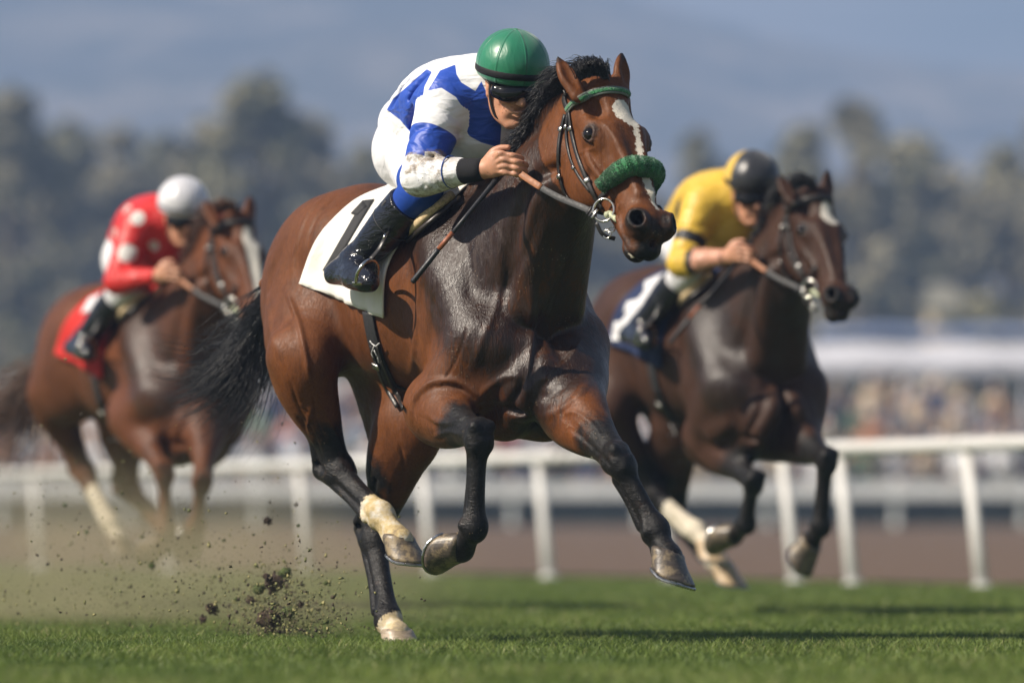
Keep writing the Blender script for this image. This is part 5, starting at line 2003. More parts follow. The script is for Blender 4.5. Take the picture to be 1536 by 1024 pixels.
def retree(root, M, mats, skip=(), label=None, cat=None, group=None):
    """copy a thing with its parts, move it and give it its own materials"""
    new = root.copy(); COL.objects.link(new)
    new.matrix_world = M @ root.matrix_world
    if label: new['label'] = label
    def rec(src, par):
        for ch in src.children:
            nm = ch.name.split('.')[0]
            if nm in skip: continue
            c = ch.copy()
            COL.objects.link(c)
            c.parent = par
            c.matrix_parent_inverse = ch.matrix_parent_inverse.copy()
            if nm in mats and len(c.material_slots):
                c.material_slots[0].link = 'OBJECT'
                c.material_slots[0].material = mats[nm]
            rec(ch, c)
    rec(root, new)
    return new


def other_J(f2, over):
    M, TP, TV = rigid(f2)
    J = {}
    H_ = {k: TV(v) for k, v in H1.items()}
    J['H'] = H_
    for k in ('poll', 'crest', 'neckmid', 'throat', 'ear_r', 'earb_r', 'ear_l', 'earb_l', 'dock'):
        J[k] = TP(J1[k])
    J['taildir'] = TV(J1['taildir'])
    for k in ('FR', 'FL', 'HR', 'HL'):
        J[k] = {}
        for q, v in J1[k].items():
            J[k][q] = TP(v) if q in ('sh', 'el', 'kn', 'ft', 'co', 'hip', 'st', 'hk') else (TV(v) if isinstance(v, np.ndarray) else v)
        J[k].update(over.get(k, {}))
    J['white'] = []; J['wet'] = []
    T2 = f2.T
    J['wet'] = [(pr_chain([T2(.80, .12, 1.42), T2(.98, .2, 1.25), T2(1.10, .2, 1.02)], [.13, .15, .13], 3), .8, .10),
                (pr_chain([T2(1.05, 0, 1.25), J['neckmid'], J['throat']], [.24, .18, .10], 3), .55, .12),
                (pr_chain([T2(.3, 0, 1.5), T2(.7, 0, 1.47)], [.10, .12], 2), .5, .1)]
    J['mane_pts'] = np.array([TP(p) for p in J1['mane_pts']])
    J['mane_dirs'] = [[TV(v) for v in r] for r in J1['mane_dirs']]
    J['mane_len'] = J1['mane_len']
    J['forelock'] = ([TP(p) for p in J1['forelock'][0]], [TV(v) for v in J1['forelock'][1]], J1['forelock'][2])
    J['tail'] = np.array([TP(p) for p in J1['tail']])
    J['tailfan'] = .35
    J['hs'] = (1.0, 1.10, 1.06)
    return J, M, TP, TV


# ---- chestnut, left
fr2 = Frame(156, 22.8, 61.5)
ov = dict(
    FR=dict(el=P(196, 628, 22.0), kn=P(246, 708, 21.62), ft=P(251, 796, 21.66), co=P(242, 818, 21.74), down=A(-.5, .7, .3), toe=A(-.3, 0, -1)),
    FL=dict(el=P(312, 640, 21.75), kn=P(303, 722, 21.45), ft=P(294, 790, 21.62), co=P(288, 806, 21.70), bA=A(0, .3, -1), bC=A(-.3, 1, 0), bP=A(0, .3, 1), down=A(-.2, .9, .1), toe=A(-.2, -.2, -1)),
    HR=dict(st=P(82, 598, 22.9), hk=P(126, 706, 23.05), ft=P(168, 786, 22.85), co=P(178, 808, 22.78)),
    HL=dict(st=P(190, 640, 22.75), hk=P(192, 730, 23.15), ft=P(258, 794, 22.95), co=P(270, 806, 22.9), bA=A(-1, .6, -.2), bC=A(-1, .6, -.4), bP=A(-1, .6, -.4), down=A(-.1, .05, -1), toe=A(.85, -.5, .0)))
J2, M2, TP2, TV2 = other_J(fr2, ov)
J2['legblack'] = .25
J2['white'] = [(pr_chain([J2['HR']['hk'] * .55 + J2['HR']['ft'] * .45, J2['HR']['ft'], J2['HR']['co'] + A(.01, 0, -.02)], [.06, .065, .07], 2), .4),
               (pr_chain([J2['HL']['ft'], J2['HL']['co']], [.06, .07], 2), .4)]
q2 = lambda t, a, b: TP2(Qh(t, a, b))
J2['white'] += [(pr_chain([q2(.10, -.01, 0), q2(.16, -.015, 0), q2(.25, -.01, 0), q2(.36, -.01, 0), q2(.48, -.01, 0)], [.022, .042, .030, .026, .022], 4), .0)]
J2['tailfan'] = .22
J2['tail'] = np.array([fr2.T(-.28, .02, 1.36), fr2.T(-.42, .05, 1.22), P(46, 585, 23.3), P(22, 625, 23.4), P(-18, 662, 23.5), P(-70, 700, 23.6)])
M_HAIRB = simple('brown_hair', (.075, .028, .012), .45, .4, 20, .2, .001)
M_HAIRD = simple('dark_tail_hair', (.085, .042, .022), .45, .4, 20, .2, .001)
MT2 = dict(coat=coat_material('chestnut_coat', (.120, .040, .014), (.036, .019, .012), black=(.05, .022, .012)), hoof=hoof_material('brown_hoof', (.12, .08, .05), .7), hair=M_HAIRB, tail=M_HAIRD)
HORSE2, BV2, G2, _ = build_horse(fr2, J2, 'racehorse', 'blurred chestnut racehorse at left with a broad white blaze and a red saddle cloth', 'racehorses galloping on the turf', RES2, MT2, detail=False, seed=33)

# ---- dark brown, right
fr3 = Frame(984, 21.3, 65.5)
ov = dict(
    FR=dict(el=P(1062, 662, 20.6), kn=P(1130, 722, 20.15), ft=P(1120, 787, 20.3), co=P(1102, 802, 20.4), down=A(-.6, .6, .3), toe=A(-.4, 0, -1)),
    FL=dict(el=P(1192, 650, 20.35), kn=P(1240, 690, 19.98), ft=P(1232, 790, 20.1), co=P(1216, 814, 20.2), bA=A(0, .3, -1), bC=A(-.5, .8, 0), bP=A(.1, .3, 1.), down=A(-.5, .5, -.4), toe=A(-.2, -.2, -1)),
    HR=dict(st=P(915, 612, 21.15), hk=P(978, 738, 21.25), ft=P(1046, 796, 21.05), co=P(1062, 814, 20.98)),
    HL=dict(st=P(1020, 650, 21.1), hk=P(1012, 770, 21.5), ft=P(1072, 838, 21.2), co=P(1086, 850, 21.15), bA=A(-1, .6, -.1), bC=A(-1, .6, -.4), bP=A(-1, .6, -.4), down=A(-.1, .05, -1), toe=A(.85, -.5, .0)))
J3, M3, TP3, TV3 = other_J(fr3, ov)
q3 = lambda t, a, b: TP3(Qh(t, a, b))
J3['white'] = [(pr_chain([q3(.10, -.012, 0), q3(.15, -.018, 0), q3(.18, -.02, 0)], [.028, .042, .016], 4), .0),
               (pr_chain([J3['HR']['hk'] * .5 + J3['HR']['ft'] * .5, J3['HR']['ft'], J3['HR']['co'] + A(.01, 0, -.02)], [.06, .065, .07], 2), .3),
               (pr_chain([J3['HL']['ft'], J3['HL']['co']], [.06, .07], 2), .4)]
MT3 = dict(coat=coat_material('dark_brown_coat', (.055, .024, .013), (.024, .015, .012)), hoof=hoof_material('grey_hoof', (.10, .08, .06), .7), hair=M_HAIR)
MT3['hoof_HR'] = MT3['hoof_HL'] = hoof_material('cream_hoof', (.45, .33, .20), .3)
HORSE3, BV3, G3, _ = build_horse(fr3, J3, 'racehorse', 'blurred dark brown racehorse at right with a white star and a navy saddle cloth', 'racehorses galloping on the turf', RES2, MT3, detail=False, seed=63)


def silks2(name, base, mark, attr_, skin_fore=None):
    N = NT(name)
    f = N.rng(N.attr(attr_), -.0015, .0015, 0, 1)
    col = N.mix(f, mark, base)
    if skin_fore is not None:
        col = N.mix(N.rng(N.attr('fa'), .24, .26, 0, 1), col, (.015, .015, .018))
        col = N.mix(N.rng(N.attr('fa'), .36, .38, 0, 1), col, skin_fore)
    folds = N.noise(1.0, 4, .55, vec=N.coord(scale=(11, 11, 22), rot=(.4, .7, .2)), dist=1.6)
    N.out(Base_Color=col, Roughness=.4, Normal=N.bump(folds, .6, .022))
    return N.m


bpy.context.view_layer.update()
M_RED = cloth_mat('red_saddle_cloth', (.55, .025, .020), .8, .15)
M_NAVY = cloth_mat('navy_saddle_cloth', (.018, .030, .085), .8, .15)
M_WHC = cloth_mat('white_silk', (.72, .72, .74), .6, .1)
m2 = dict(jersey=silks2('red_silks', (.60, .022, .020), (.72, .70, .66), 'dots'), helmet=helmet_mat('white_helmet_silk', (.72, .72, .76)), cap_button=helmet_mat('white_button', (.72, .72, .76)), cuff=silks2('red_cuff', (.60, .022, .020), (.6, .02, .02), 'dots'), sock=M_BREECH, helmet_band=cloth_mat('grey_band', (.25, .26, .30), .7, .05), helmet_peak=M_WHC)
retree(RD, M2, m2, ('sleeve_piping',), 'blurred jockey in a white cap and red silks with white dots riding the chestnut horse')
m3 = dict(jersey=silks2('yellow_silks', (.68, .44, .050), (.014, .014, .016), 'bands', (.55, .27, .18)), helmet=helmet_mat('black_helmet_silk', (.018, .019, .024), back=(.68, .44, .050)), cap_button=M_BAND, cuff=skin_mat('skin_wrist', (.55, .27, .18)), sock=M_BREECH)
retree(RD, M3, m3, ('sleeve_piping',), 'jockey in a black cap and yellow silks with black bands on the dark brown horse')
# yellow hood panel showing behind the black cap
S2 = retree(SD, M2, dict(saddle_cloth=M_RED), ('number', 'woven_mark'), 'small racing saddle of the chestnut horse with its rounded red cloth and girth')
S3 = retree(SD, M3, dict(saddle_cloth=M_NAVY), ('number', 'woven_mark'), 'small racing saddle of the dark brown horse with its navy cloth and white number')
B2 = retree(BR, M2, {}, ('noseband',), 'dark leather bridle on the chestnut horse with shining bit ring')
B3 = retree(BR, M3, {}, ('noseband',), 'dark leather bridle on the dark brown horse with bright bit ring')
for b in (B2, B3):
    for c in b.children:
        if c.name.startswith('browband'):
            c.material_slots[0].link = 'OBJECT'; c.material_slots[0].material = M_STRAP
            for e in c.children:
                e.material_slots[0].link = 'OBJECT'; e.material_slots[0].material = M_STRAP
W3 = retree(WH, M3, {}, (), 'thin dark riding whip held by the jockey in yellow silks')


def moved_patch(M, par, quads, mat, name):
    ps = []
    for q in quads:
        ps.append(px_sheet(BVC, q, 6, 4, .0062, .003))
    V, F = join(ps)
    V = np.array([tuple(M @ Vector(v)) for v in V])
    mesh(name, V, F, mat, par)


cl2 = [c for c in S2.children if c.name.startswith('saddle_cloth')][0]
cl3 = [c for c in S3.children if c.name.startswith('saddle_cloth')][0]
bpy.context.view_layer.update()
moved_patch(M2, cl2, [[(528, 310), (560, 296), (540, 335), (512, 340)]], M_WHC, 'number')
moved_patch(M2, cl2, [[(512, 425), (530, 428), (532, 440), (512, 436)]], M_WHC, 'number_foot')
moved_patch(M3, cl3, [[(530, 310), (572, 290), (566, 306), (530, 326)], [(540, 318), (560, 308), (528, 352), (508, 356)], [(496, 348), (540, 338), (532, 356), (490, 368)], [(500, 366), (524, 358), (500, 398), (478, 396)], [(470, 386), (506, 384), (498, 404), (466, 408)], [(468, 404), (490, 404), (486, 424), (462, 424)]], M_WHC, 'number')
# ================================================================= setting
def edgeY(X):          # line of the running rail on the ground
    return 38.25 - (X + .955) * (17.5 / 8.35)


RX0, RX1 = -22.0, 8.0


def railpt(px):
    s = 150 + 89 * px / 1536
    Y = F_PX / s
    return A((px - 768) / s, Y, 0)


r0, r1 = railpt(0), railpt(1536)
rdir = nrm(r1 - r0)
rn_ = A(-rdir[1], rdir[0], 0); rn_ = rn_ if rn_[1] > 0 else -rn_
N = NT('turf_soil')
N.out(Base_Color=N.ramp(N.noise(3, 8, .7), [(.3, (.050, .088, .018)), (.7, (.105, .150, .030))]), Roughness=.95, Normal=N.bump(N.noise(40, 5), .6, .03))
g = mesh('grass_ground', [(-400, -30, -.010), (400, -30, -.010), (400, 700, -.010), (-400, 700, -.010)], np.array([[0, 1, 2, 3]]), N.m, smooth=False)
tag(g, kind='structure')
# banked dirt track between the rails
N = NT('dirt')
N.out(Base_Color=N.mix(N.rng(N.noise(1, 3, .5, vec=N.coord(scale=(.25, 1.6, 1))), .35, .7), N.ramp(N.noise(6, 8, .7), [(.3, (.075, .044, .025)), (.7, (.145, .092, .055))]), (.115, .072, .042)), Roughness=.95, Normal=N.bump(N.noise(12, 6), .7, .03))
Vd, Fd = [], []
for i in range(31):
    t = i / 30
    a = r0 + rdir * (-60 + 140 * t) + rn_ * 1.3
    for j, f in enumerate((0, .04, .5, 1.0)):
        Y2 = 86.5
        b = A(a[0] * (1 + f * 1.2), a[1] * (1 - f) + Y2 * f, .012 + .40 * sm(f, 0, 1))
        Vd.append(b)
for i in range(30):
    for j in range(3):
        Fd.append([i * 4 + j, (i + 1) * 4 + j, (i + 1) * 4 + j + 1, i * 4 + j + 1])
tag(mesh('dirt_track', Vd, Fd, N.m), kind='structure')

# grass blades
def grass(name, zones, mat):
    Vs, Fs, base, tint = [], [], 0, []
    for (ya, yb, dens, h, wd, seg) in zones:
        xw = lambda y: (768 / F_PX) * y + 1.1
        area = (yb - ya) * 2 * xw((ya + yb) / 2)
        n = int(area * dens)
        Y = ya + (yb - ya) * rng.random(n)
        X = (rng.random(n) * 2 - 1) * ((768 / F_PX) * Y + 1.1)
        keep = Y < edgeY(X) + 1.0
        X, Y = X[keep], Y[keep]; n = len(X)
        patch = np.sin(X * 2.1 + 1.3 * np.sin(Y * 1.1)) * np.sin(Y * 1.7 + 2 * np.sin(X * .9))
        hh = h * (0.55 + .75 * rng.random(n)) * (1 + .22 * patch)
        an = rng.random(n) * 2 * math.pi
        dx, dy = np.cos(an), np.sin(an)
        la = rng.random(n) * 2 * math.pi
        lean = hh * rng.uniform(.15, .95, n)
        lx, ly = np.cos(la) * lean, np.sin(la) * lean
        w_ = wd * rng.uniform(.7, 1.3, n)
        pts = np.zeros((n, seg + 1, 2, 3))
        for k in range(seg + 1):
            t = k / seg
            ww_ = w_ * (1 - t ** 1.8 * .93)
            cx = X + lx * t ** 1.9; cy = Y + ly * t ** 1.9; cz = hh * (t - .22 * t * t) - .012
            for q, sgn in ((0, -1), (1, 1)):
                pts[:, k, q, 0] = cx + dx * ww_ * sgn * .5
                pts[:, k, q, 1] = cy + dy * ww_ * sgn * .5
                pts[:, k, q, 2] = cz
        Vs.append(pts.reshape(-1, 3))
        k = np.arange(n)[:, None] * (seg + 1) * 2 + base
        j = np.arange(seg)[None, :] * 2
        q0 = (k + j)
        Fs.append(np.stack([q0, q0 + 1, q0 + 3, q0 + 2], -1).reshape(-1, 4))
        tn = np.clip(rng.normal(.5, .2, n) + .12 * patch, 0, 1)
        hcol = np.repeat(tn, (seg + 1) * 2)
        tint.append(hcol)
        base += n * (seg + 1) * 2
    return mesh(name, np.vstack(Vs), np.vstack(Fs), mat, None, True, attrs=dict(tint=np.concatenate(tint)))


N = NT('grass_blades')
gc = N.ramp(N.attr('tint'), [(.0, (.055, .090, .018)), (.45, (.145, .21, .038)), (.80, (.23, .29, .065)), (.97, (.40, .36, .18))])
gc = N.mix(N.rng(N.noise(1.6, 5, .65), .40, .62, 0, .55), gc, (.062, .110, .020))
gc = N.mix(N.rng(N.noise(2.7, 4, .6), .56, .70, 0, .55), gc, (.27, .28, .085))
N.out(Base_Color=gc, Roughness=.52, Specular_IOR_Level=.35)
tr = N.new('ShaderNodeBsdfTranslucent'); N.set(tr.inputs[0], gc)
mx = N.new('ShaderNodeMixShader'); mx.inputs[0].default_value = .32
N.t.links.new(N.b.outputs[0], mx.inputs[1]); N.t.links.new(tr.outputs[0], mx.inputs[2])
N.t.links.new(mx.outputs[0], N.n.get('Material Output').inputs[0])
gr = grass('turf_grass', [(10.6, 14.4, 4600, .050, .0046, 3), (14.4, 17.6, 5600, .052, .0042, 3), (17.6, 23, 2600, .048, .0052, 2), (23, 40, 900, .052, .009, 2)], N.m)
tag(gr, 'short green turf grass under the galloping horses', 'grass', kind='stuff')

# ----------------------------------------------------------------- running rail
N = NT('rail_paint')
N.out(Base_Color=N.mix(N.rng(N.noise(3, 6, .6), .45, .75, 0, .5), (.66, .65, .63), (.40, .37, .33)), Roughness=.5)
M_RAIL = N.m
RF = empty('rail_fence', railpt(820), 'white running rail on slanted posts between the turf and the brown dirt track', 'fence')
RZ = .925
e0, e1 = r0 - rdir * 14, r1 + rdir * 5
mesh('top_rail', *tube([e0 + A(0, 0, RZ), e1 + A(0, 0, RZ)], .060, 16, flat=(A(0, 0, 1), .80)), M_RAIL, RF)
for px in (-560, -360, -150, 60, 255, 462, 648, 824, 1008, 1194, 1280, 1474, 1690):
    b = railpt(px)
    top = b + A(0, 0, RZ - .03) - rdir * .20
    b2 = b - rn_ * .0
    V1, F1 = tube([b2 - A(0, 0, .05), b2 * .5 + top * .5, top], [.058, .052, .046], 12, flat=(rn_, .7))
    V2, F2 = tube([b2 + A(0, 0, -.01), b2 + A(0, 0, .035)], [.085, .072], 12)
    p_ = mesh('post', *join([(V1, F1), (V2, F2)]), M_RAIL, RF)
    mesh('rail_sleeve', *tube([b + A(0, 0, RZ) - rdir * .27, b + A(0, 0, RZ) - rdir * .11], .0655, 16, flat=(A(0, 0, 1), .80)), M_RAIL, RF)

# far side fence of the dirt track
FY = 88.0
FF = empty('board_fence', A(0, FY, .4), 'pale board fence along the far side of the dirt track in front of the crowd', 'fence')
M_RAIL2 = simple('old_white_board', (.80, .80, .78), .7, .2, 3, .1)
mesh('top_board', *box(A(0, FY, 1.08), 60, .06, .28, bev=.01), M_RAIL2, FF, smooth=False)
for i in range(25):
    x = -28.8 + i * 2.4
    mesh('post', *box(A(x, FY + .05 + .033, .82), .12, .10, .95, bev=.01), M_RAIL2, FF, smooth=False)
M_DARKNET = simple('dark_net', (.055, .060, .055), .9, .4, 4, .2)
mesh('netting', *box(A(0, FY + .14, .66), 60, .02, .52), M_DARKNET, FF, smooth=False)


# ----------------------------------------------------------------- stand, crowd, awnings
M_CONC = simple('stand_concrete', (.20, .20, .20), .9, .2, 2, .2)
st_p = []
for k in range(6):
    st_p.append(box(A(0, 92.2 + k * 1.0 + .5, .2 + .13 * k), 64, .985, .4 + .26 * k))
tag(mesh('tiered_stand', *join(st_p), M_CONC, None, smooth=False), 'grey stepped terrace holding the spectators behind the board fence', 'grandstand')

sk = lambda c: simple('m_%d' % rng.integers(1e6), c, .8, .15, 5, .1)
SKINS = [sk(c) for c in ((.42, .24, .16), (.55, .34, .24), (.20, .10, .06))]
TROU = [sk(c) for c in ((.03, .04, .08), (.05, .05, .05), (.25, .22, .17), (.08, .10, .16))]
TOPS = [('white', (.70, .70, .72)), ('pale blue', (.38, .44, .54)), ('navy', (.03, .045, .11)), ('orange', (.42, .20, .11)), ('red', (.34, .08, .07)), ('beige', (.52, .42, .30)), ('grey', (.28, .28, .30)), ('dark', (.04, .04, .05)), ('green', (.10, .20, .13)), ('tan', (.45, .26, .14))]
TOPM = {n: sk(c) for n, c in TOPS}
HAIRM = [sk(c) for c in ((.02, .015, .01), (.12, .07, .04), (.35, .28, .18), (.55, .53, .50))]


def spectator(pose):
    P0 = lambda x, y, z: A(x, y, z)
    arm = {0: ((.20, .0, 1.38), (.27, -.03, 1.12), (.20, -.15, .92)), 1: ((.20, 0, 1.38), (.30, -.10, 1.20), (.12, -.30, 1.30)), 2: ((.20, 0, 1.40), (.30, -.05, 1.55), (.22, -.08, 1.80))}[pose]
    body = [(pr_chain([P0(0, 0, 1.0), P0(0, -.01, 1.2), P0(0, 0, 1.38)], [.15, .16, .15], 2, (A(0, 1, 0), .68)), 'add', .06),
            (pr_chain([P0(-.17, 0, 1.42), P0(.17, 0, 1.42)], [.065, .065], 2), 'add', .05),
            (pr_chain([P0(0, 0, 1.4), P0(0, -.01, 1.55)], [.055, .05], 2), 'add', .03),
            (pr_ell(P0(0, -.015, 1.645), (.078, .098, .115)), 'add', .03),
            (pr_chain([P0(0, -.10, 1.66), P0(0, -.125, 1.62)], [.012, .016], 2), 'add', .01)]
    for s in (1, -1):
        ar = arm if (pose != 2 or s == 1) else ((.20, .0, 1.38), (.27, -.03, 1.12), (.20, -.15, .92))
        body.append((pr_chain([P0(s * a, b, c) for a, b, c in ar], [.058, .046, .034], 2), 'add', .03))
        hx = P0(s * ar[2][0], ar[2][1] - .03, ar[2][2] + (.05 if pose else -.03))
        body.append((pr_ell(hx, (.035, .045, .05)), 'add', .02))
        body.append((pr_chain([P0(s * .09, 0, .98), P0(s * .10, -.02, .52), P0(s * .10, .03, .10)], [.10, .07, .048], 2), 'add', .05))
        body.append((pr_chain([P0(s * .10, .03, .06), P0(s * .11, -.12, .04)], [.045, .035], 2), 'add', .03))
    body.append((pr_chain([P0(0, .02, 1.72), P0(0, .05, 1.66)], [.085, .08], 2), 'add', .01))
    V, Q = sdf_mesh(body, A(-.45, -.5, -.05), A(.45, .35, 2.0), .03)
    c = V[Q].mean(1)
    mi = np.zeros(len(Q), int)                                  # 0 top, 1 skin, 2 trousers, 3 hair
    mi[c[:, 2] < .98] = 2
    mi[(c[:, 2] > 1.50) & (np.hypot(c[:, 0], c[:, 1]) < .16)] = 1
    mi[(c[:, 2] > 1.69) & (np.hypot(c[:, 0], c[:, 1]) < .16)] = 3
    mi[(c[:, 2] > 1.58) & (c[:, 1] > .01) & (np.abs(c[:, 0]) < .12)] = 3
    for s in (1, -1):
        ar = arm if (pose != 2 or s == 1) else ((.20, .0, 1.38), (.27, -.03, 1.12), (.20, -.15, .92))
        a, b = A(s * ar[1][0], ar[1][1], ar[1][2]), A(s * ar[2][0], ar[2][1], ar[2][2])
        f = pr_chain([a * .7 + b * .3, b + (b - a) * .35], [.06, .07], 2)[0]
        mi[f(c) < 0] = 1
    return V, Q, mi


SP = [spectator(k) for k in (0, 1, 2)]
spmesh = []
for V, Q, mi in SP:
    o = mesh('person', V, Q, None, None, True, mats=[TOPM['white'], SKINS[0], TROU[0], HAIRM[0]], mi=mi)
    spmesh.append(o.data)
    bpy.data.objects.remove(o)
R_ = np.random.default_rng(42)
cnt = 0
POSE = ['with arms down', 'with hands near the face', 'with one arm raised']
for k in range(6):
    z0 = .4 + .26 * k
    Yk = 92.2 + k * 1.0 + .5
    half = 770 / F_PX * Yk
    x = -half + R_.uniform(0, .5)
    while x < half:
        nm = TOPS[R_.choice(len(TOPS), p=[.30, .09, .06, .04, .02, .14, .14, .10, .03, .08])][0]
        ps = int(R_.choice(3, p=[.6, .3, .1]))
        o = bpy.data.objects.new('person', spmesh[ps])
        COL.objects.link(o)
        o.location = (x, Yk + R_.uniform(-.2, .2), z0)
        s_ = R_.uniform(.92, 1.06)
        o.scale = (s_, s_, s_)
        o.rotation_euler = (0, 0, R_.uniform(-.6, .6))
        for si, mt in enumerate((TOPM[nm], SKINS[R_.integers(3) if R_.random() < .4 else 0], TROU[R_.integers(4)], HAIRM[R_.integers(4)])):
            o.material_slots[si].link = 'OBJECT'
            o.material_slots[si].material = mt
        row = ('front', 'second', 'third', 'fourth', 'fifth', 'top')[k]
        tag(o, 'spectator in %s top %s, %s row of the stand' % (nm, POSE[ps], row), 'person', 'spectators in the stand')
        x += R_.uniform(.50, .95) * (1.0 if k % 2 else 1.1)
        cnt += 1

# awning over the right of the stand, with posts
M_AWN = cloth_mat('awning_white', (.62, .62, .66), .8, .1, 200)
M_AWNB = cloth_mat('awning_blue', (.20, .26, .42), .8, .1, 200)
AW = empty('awning', A(9, 95, .4), 'long white awning with a blue stripe over the right end of the stand', 'awning')
x0, x1 = 6.1, 18.0
ya, yb = 99.2, 107.5
gz = lambda x, t: 3.95 + .62 * t ** .8 + .03 * math.sin(x * 2.6)
gd = np.array([[A(x, ya + (yb - ya) * t, gz(x, t)) for t in np.linspace(0, 1, 8)] for x in np.linspace(x0, x1, 40)])
mesh('roof_cloth', *sheet(gd, .03), M_AWN, AW)
gd = np.array([[A(x, ya - .03, gz(x, 0) + .02 - t * (.42 + .04 * math.sin(x * 9))) for t in np.linspace(0, 1, 4)] for x in np.linspace(x0, x1, 120)])
mesh('valance', *sheet(gd, .02), M_AWN, AW)
gd = np.array([[A(x, ya + .8 + .01 * t, gz(x, .1) + .40 + t * .22) for t in np.linspace(0, 1, 3)] for x in np.linspace(x0 + .4, x1, 30)])
mesh('sign_board', *sheet(gd, .05), M_AWNB, AW)
for x in np.linspace(x0 + .1, x1 - .1, 6):
    mesh('post', *tube([A(x, ya + .1, .35), A(x, ya + .1, 3.98)], .05, 8), M_AWN, AW)
AW2 = empty('marquee', A(2, 108, .4), 'low grey white marquee roof behind the middle of the crowd', 'marquee')
gd = np.array([[A(x, 106 + 6 * t, 3.3 + .5 * math.sin(t * math.pi)) for t in np.linspace(0, 1, 8)] for x in np.linspace(-16, 5.2, 40)])
mesh('roof_cloth', *sheet(gd, .03), simple('marquee_grey', (.27, .28, .29), .8, .1, 2, .1), AW2)
for x in np.linspace(-15.8, 5, 8):
    mesh('post', *tube([A(x, 106.1, 0), A(x, 106.1, 3.3)], .06, 8), M_RAIL2, AW2)
# small pale buildings among the trees
for i, (px, py, wd, hh, c, lb) in enumerate(((1412, 468, 0.8, 5.6, (.50, .40, .28), 'small cream hut with a grey roof among the trees above the awning'),)):
    Yb = 150.0
    s = F_PX / Yb
    bx = (px - 768) / s; zt = CH + (HZ - py) / s
    B_ = empty('hut', A(bx, Yb, 0), lb, 'hut')
    mesh('wall', *box(A(bx, Yb, zt / 2 - .01), wd, 3.0, zt), simple('hut_wall', c, .8, .1, 2, .1), B_, smooth=False)
    rv = [(bx - wd / 2 - .1, Yb - 1.8, zt), (bx + wd / 2 + .1, Yb - 1.8, zt), (bx + wd / 2 + .1, Yb + 1.8, zt), (bx - wd / 2 - .1, Yb + 1.8, zt), (bx - wd / 2 - .1, Yb, zt + .9), (bx + wd / 2 + .1, Yb, zt + .9)]
    mesh('roof', rv, [[0, 1, 5, 4], [2, 3, 4, 5], [0, 4, 3], [1, 2, 5], [0, 3, 2, 1]], simple('hut_roof', (.20, .19, .15), .8, .2, 2, .1), B_, smooth=False)

# ----------------------------------------------------------------- trees
N = NT('foliage')
N.out(Base_Color=N.mix(N.attr('tint'), (.11, .112, .055), (.30, .265, .145)), Roughness=.7)
M_FOL = N.m
N = NT('foliage_grey')
N.out(Base_Color=N.mix(N.attr('tint'), (.12, .115, .073), (.31, .27, .17)), Roughness=.7)
M_FOL2 = N.m
M_BARK = simple('bark', (.11, .085, .065), .9, .3, 3, .5, .03)


def tree(px, py, Y, wid, label, mat, seed, dens=1.0, base=.18):
    R2 = np.random.default_rng(seed)
    s = F_PX / Y
    x = (px - 768) / s; h = CH + (HZ - py) / s
    wd = wid / s
    root = empty('tree', A(x, Y, 0), label, 'tree', 'trees behind the stand')
    lean = R2.normal(0, .03, 2)
    tp = [A(x + lean[0] * h * t, Y + lean[1] * h * t, h * t * .93) for t in np.linspace(0, 1, 6)]
    parts = [tube(tp, [h * .022 * (1 - .8 * t) + .05 for t in np.linspace(0, 1, 6)], 8)]
    cl = []
    nc = int(30 * dens)
    for i in range(nc):
        zf = R2.uniform(base, .98)
        pro = (math.sin(min(1, (zf - base + .10) / (1.08 - base)) * math.pi) ** .6)
        a = R2.uniform(0, 6.28); rr = wd / 2 * pro * R2.uniform(.0, 1.0) ** .7
        c = A(x + rr * math.cos(a), Y + rr * math.sin(a), h * zf)
        r_ = wd * R2.uniform(.12, .22) * (1.1 - .35 * zf)
        cl.append((c, r_))
        k = A(x, Y, max(0.1, h * (zf - .18)))
        parts.append(tube([k, k * .4 + c * .6 + A(0, 0, .3), c], [h * .008, h * .005, h * .002], 5))
    mesh('trunk', *join(parts), M_BARK, root)
    pts, tn, nr = [], [], []
    for c, r_ in cl:
        n = int(190 * dens * max(.5, (r_ / 1.6)) ** 1.4)
        d = R2.normal(0, 1, (n, 3)); d /= np.linalg.norm(d, axis=1)[:, None]
        rad = r_ * (1 - .5 * R2.random(n) ** 2.2) * (1 + .25 * np.sin(d[:, 0] * 5 + c[0]) * np.sin(d[:, 2] * 6 + c[2]))
        pts.append(c + d * rad[:, None] * A(1, 1, .8)); nr.append(d)
        tn.append(np.full(n, R2.uniform(.1, .8)) + R2.normal(0, .15, n))
    pts, tn, nr = np.vstack(pts), np.concatenate(tn), np.vstack(nr)
    n = len(pts)
    ls = h * .016 * R2.uniform(.7, 1.7, n)
    a = R2.normal(0, 1, (n, 3)) * .9 + nr; a /= np.linalg.norm(a, axis=1)[:, None]
    b = np.cross(a, R2.normal(0, 1, (n, 3))); b /= np.linalg.norm(b, axis=1)[:, None]
    c_ = np.cross(a, b)
    V = np.stack([pts - b * ls[:, None], pts + c_ * ls[:, None] * .6, pts + b * ls[:, None], pts - c_ * ls[:, None] * .6], 1).reshape(-1, 3)
    Fq = np.arange(n * 4).reshape(n, 4)
    mesh('crown', V, Fq, mat, root, False, attrs=dict(tint=np.repeat(np.clip(tn, 0, 1), 4)))


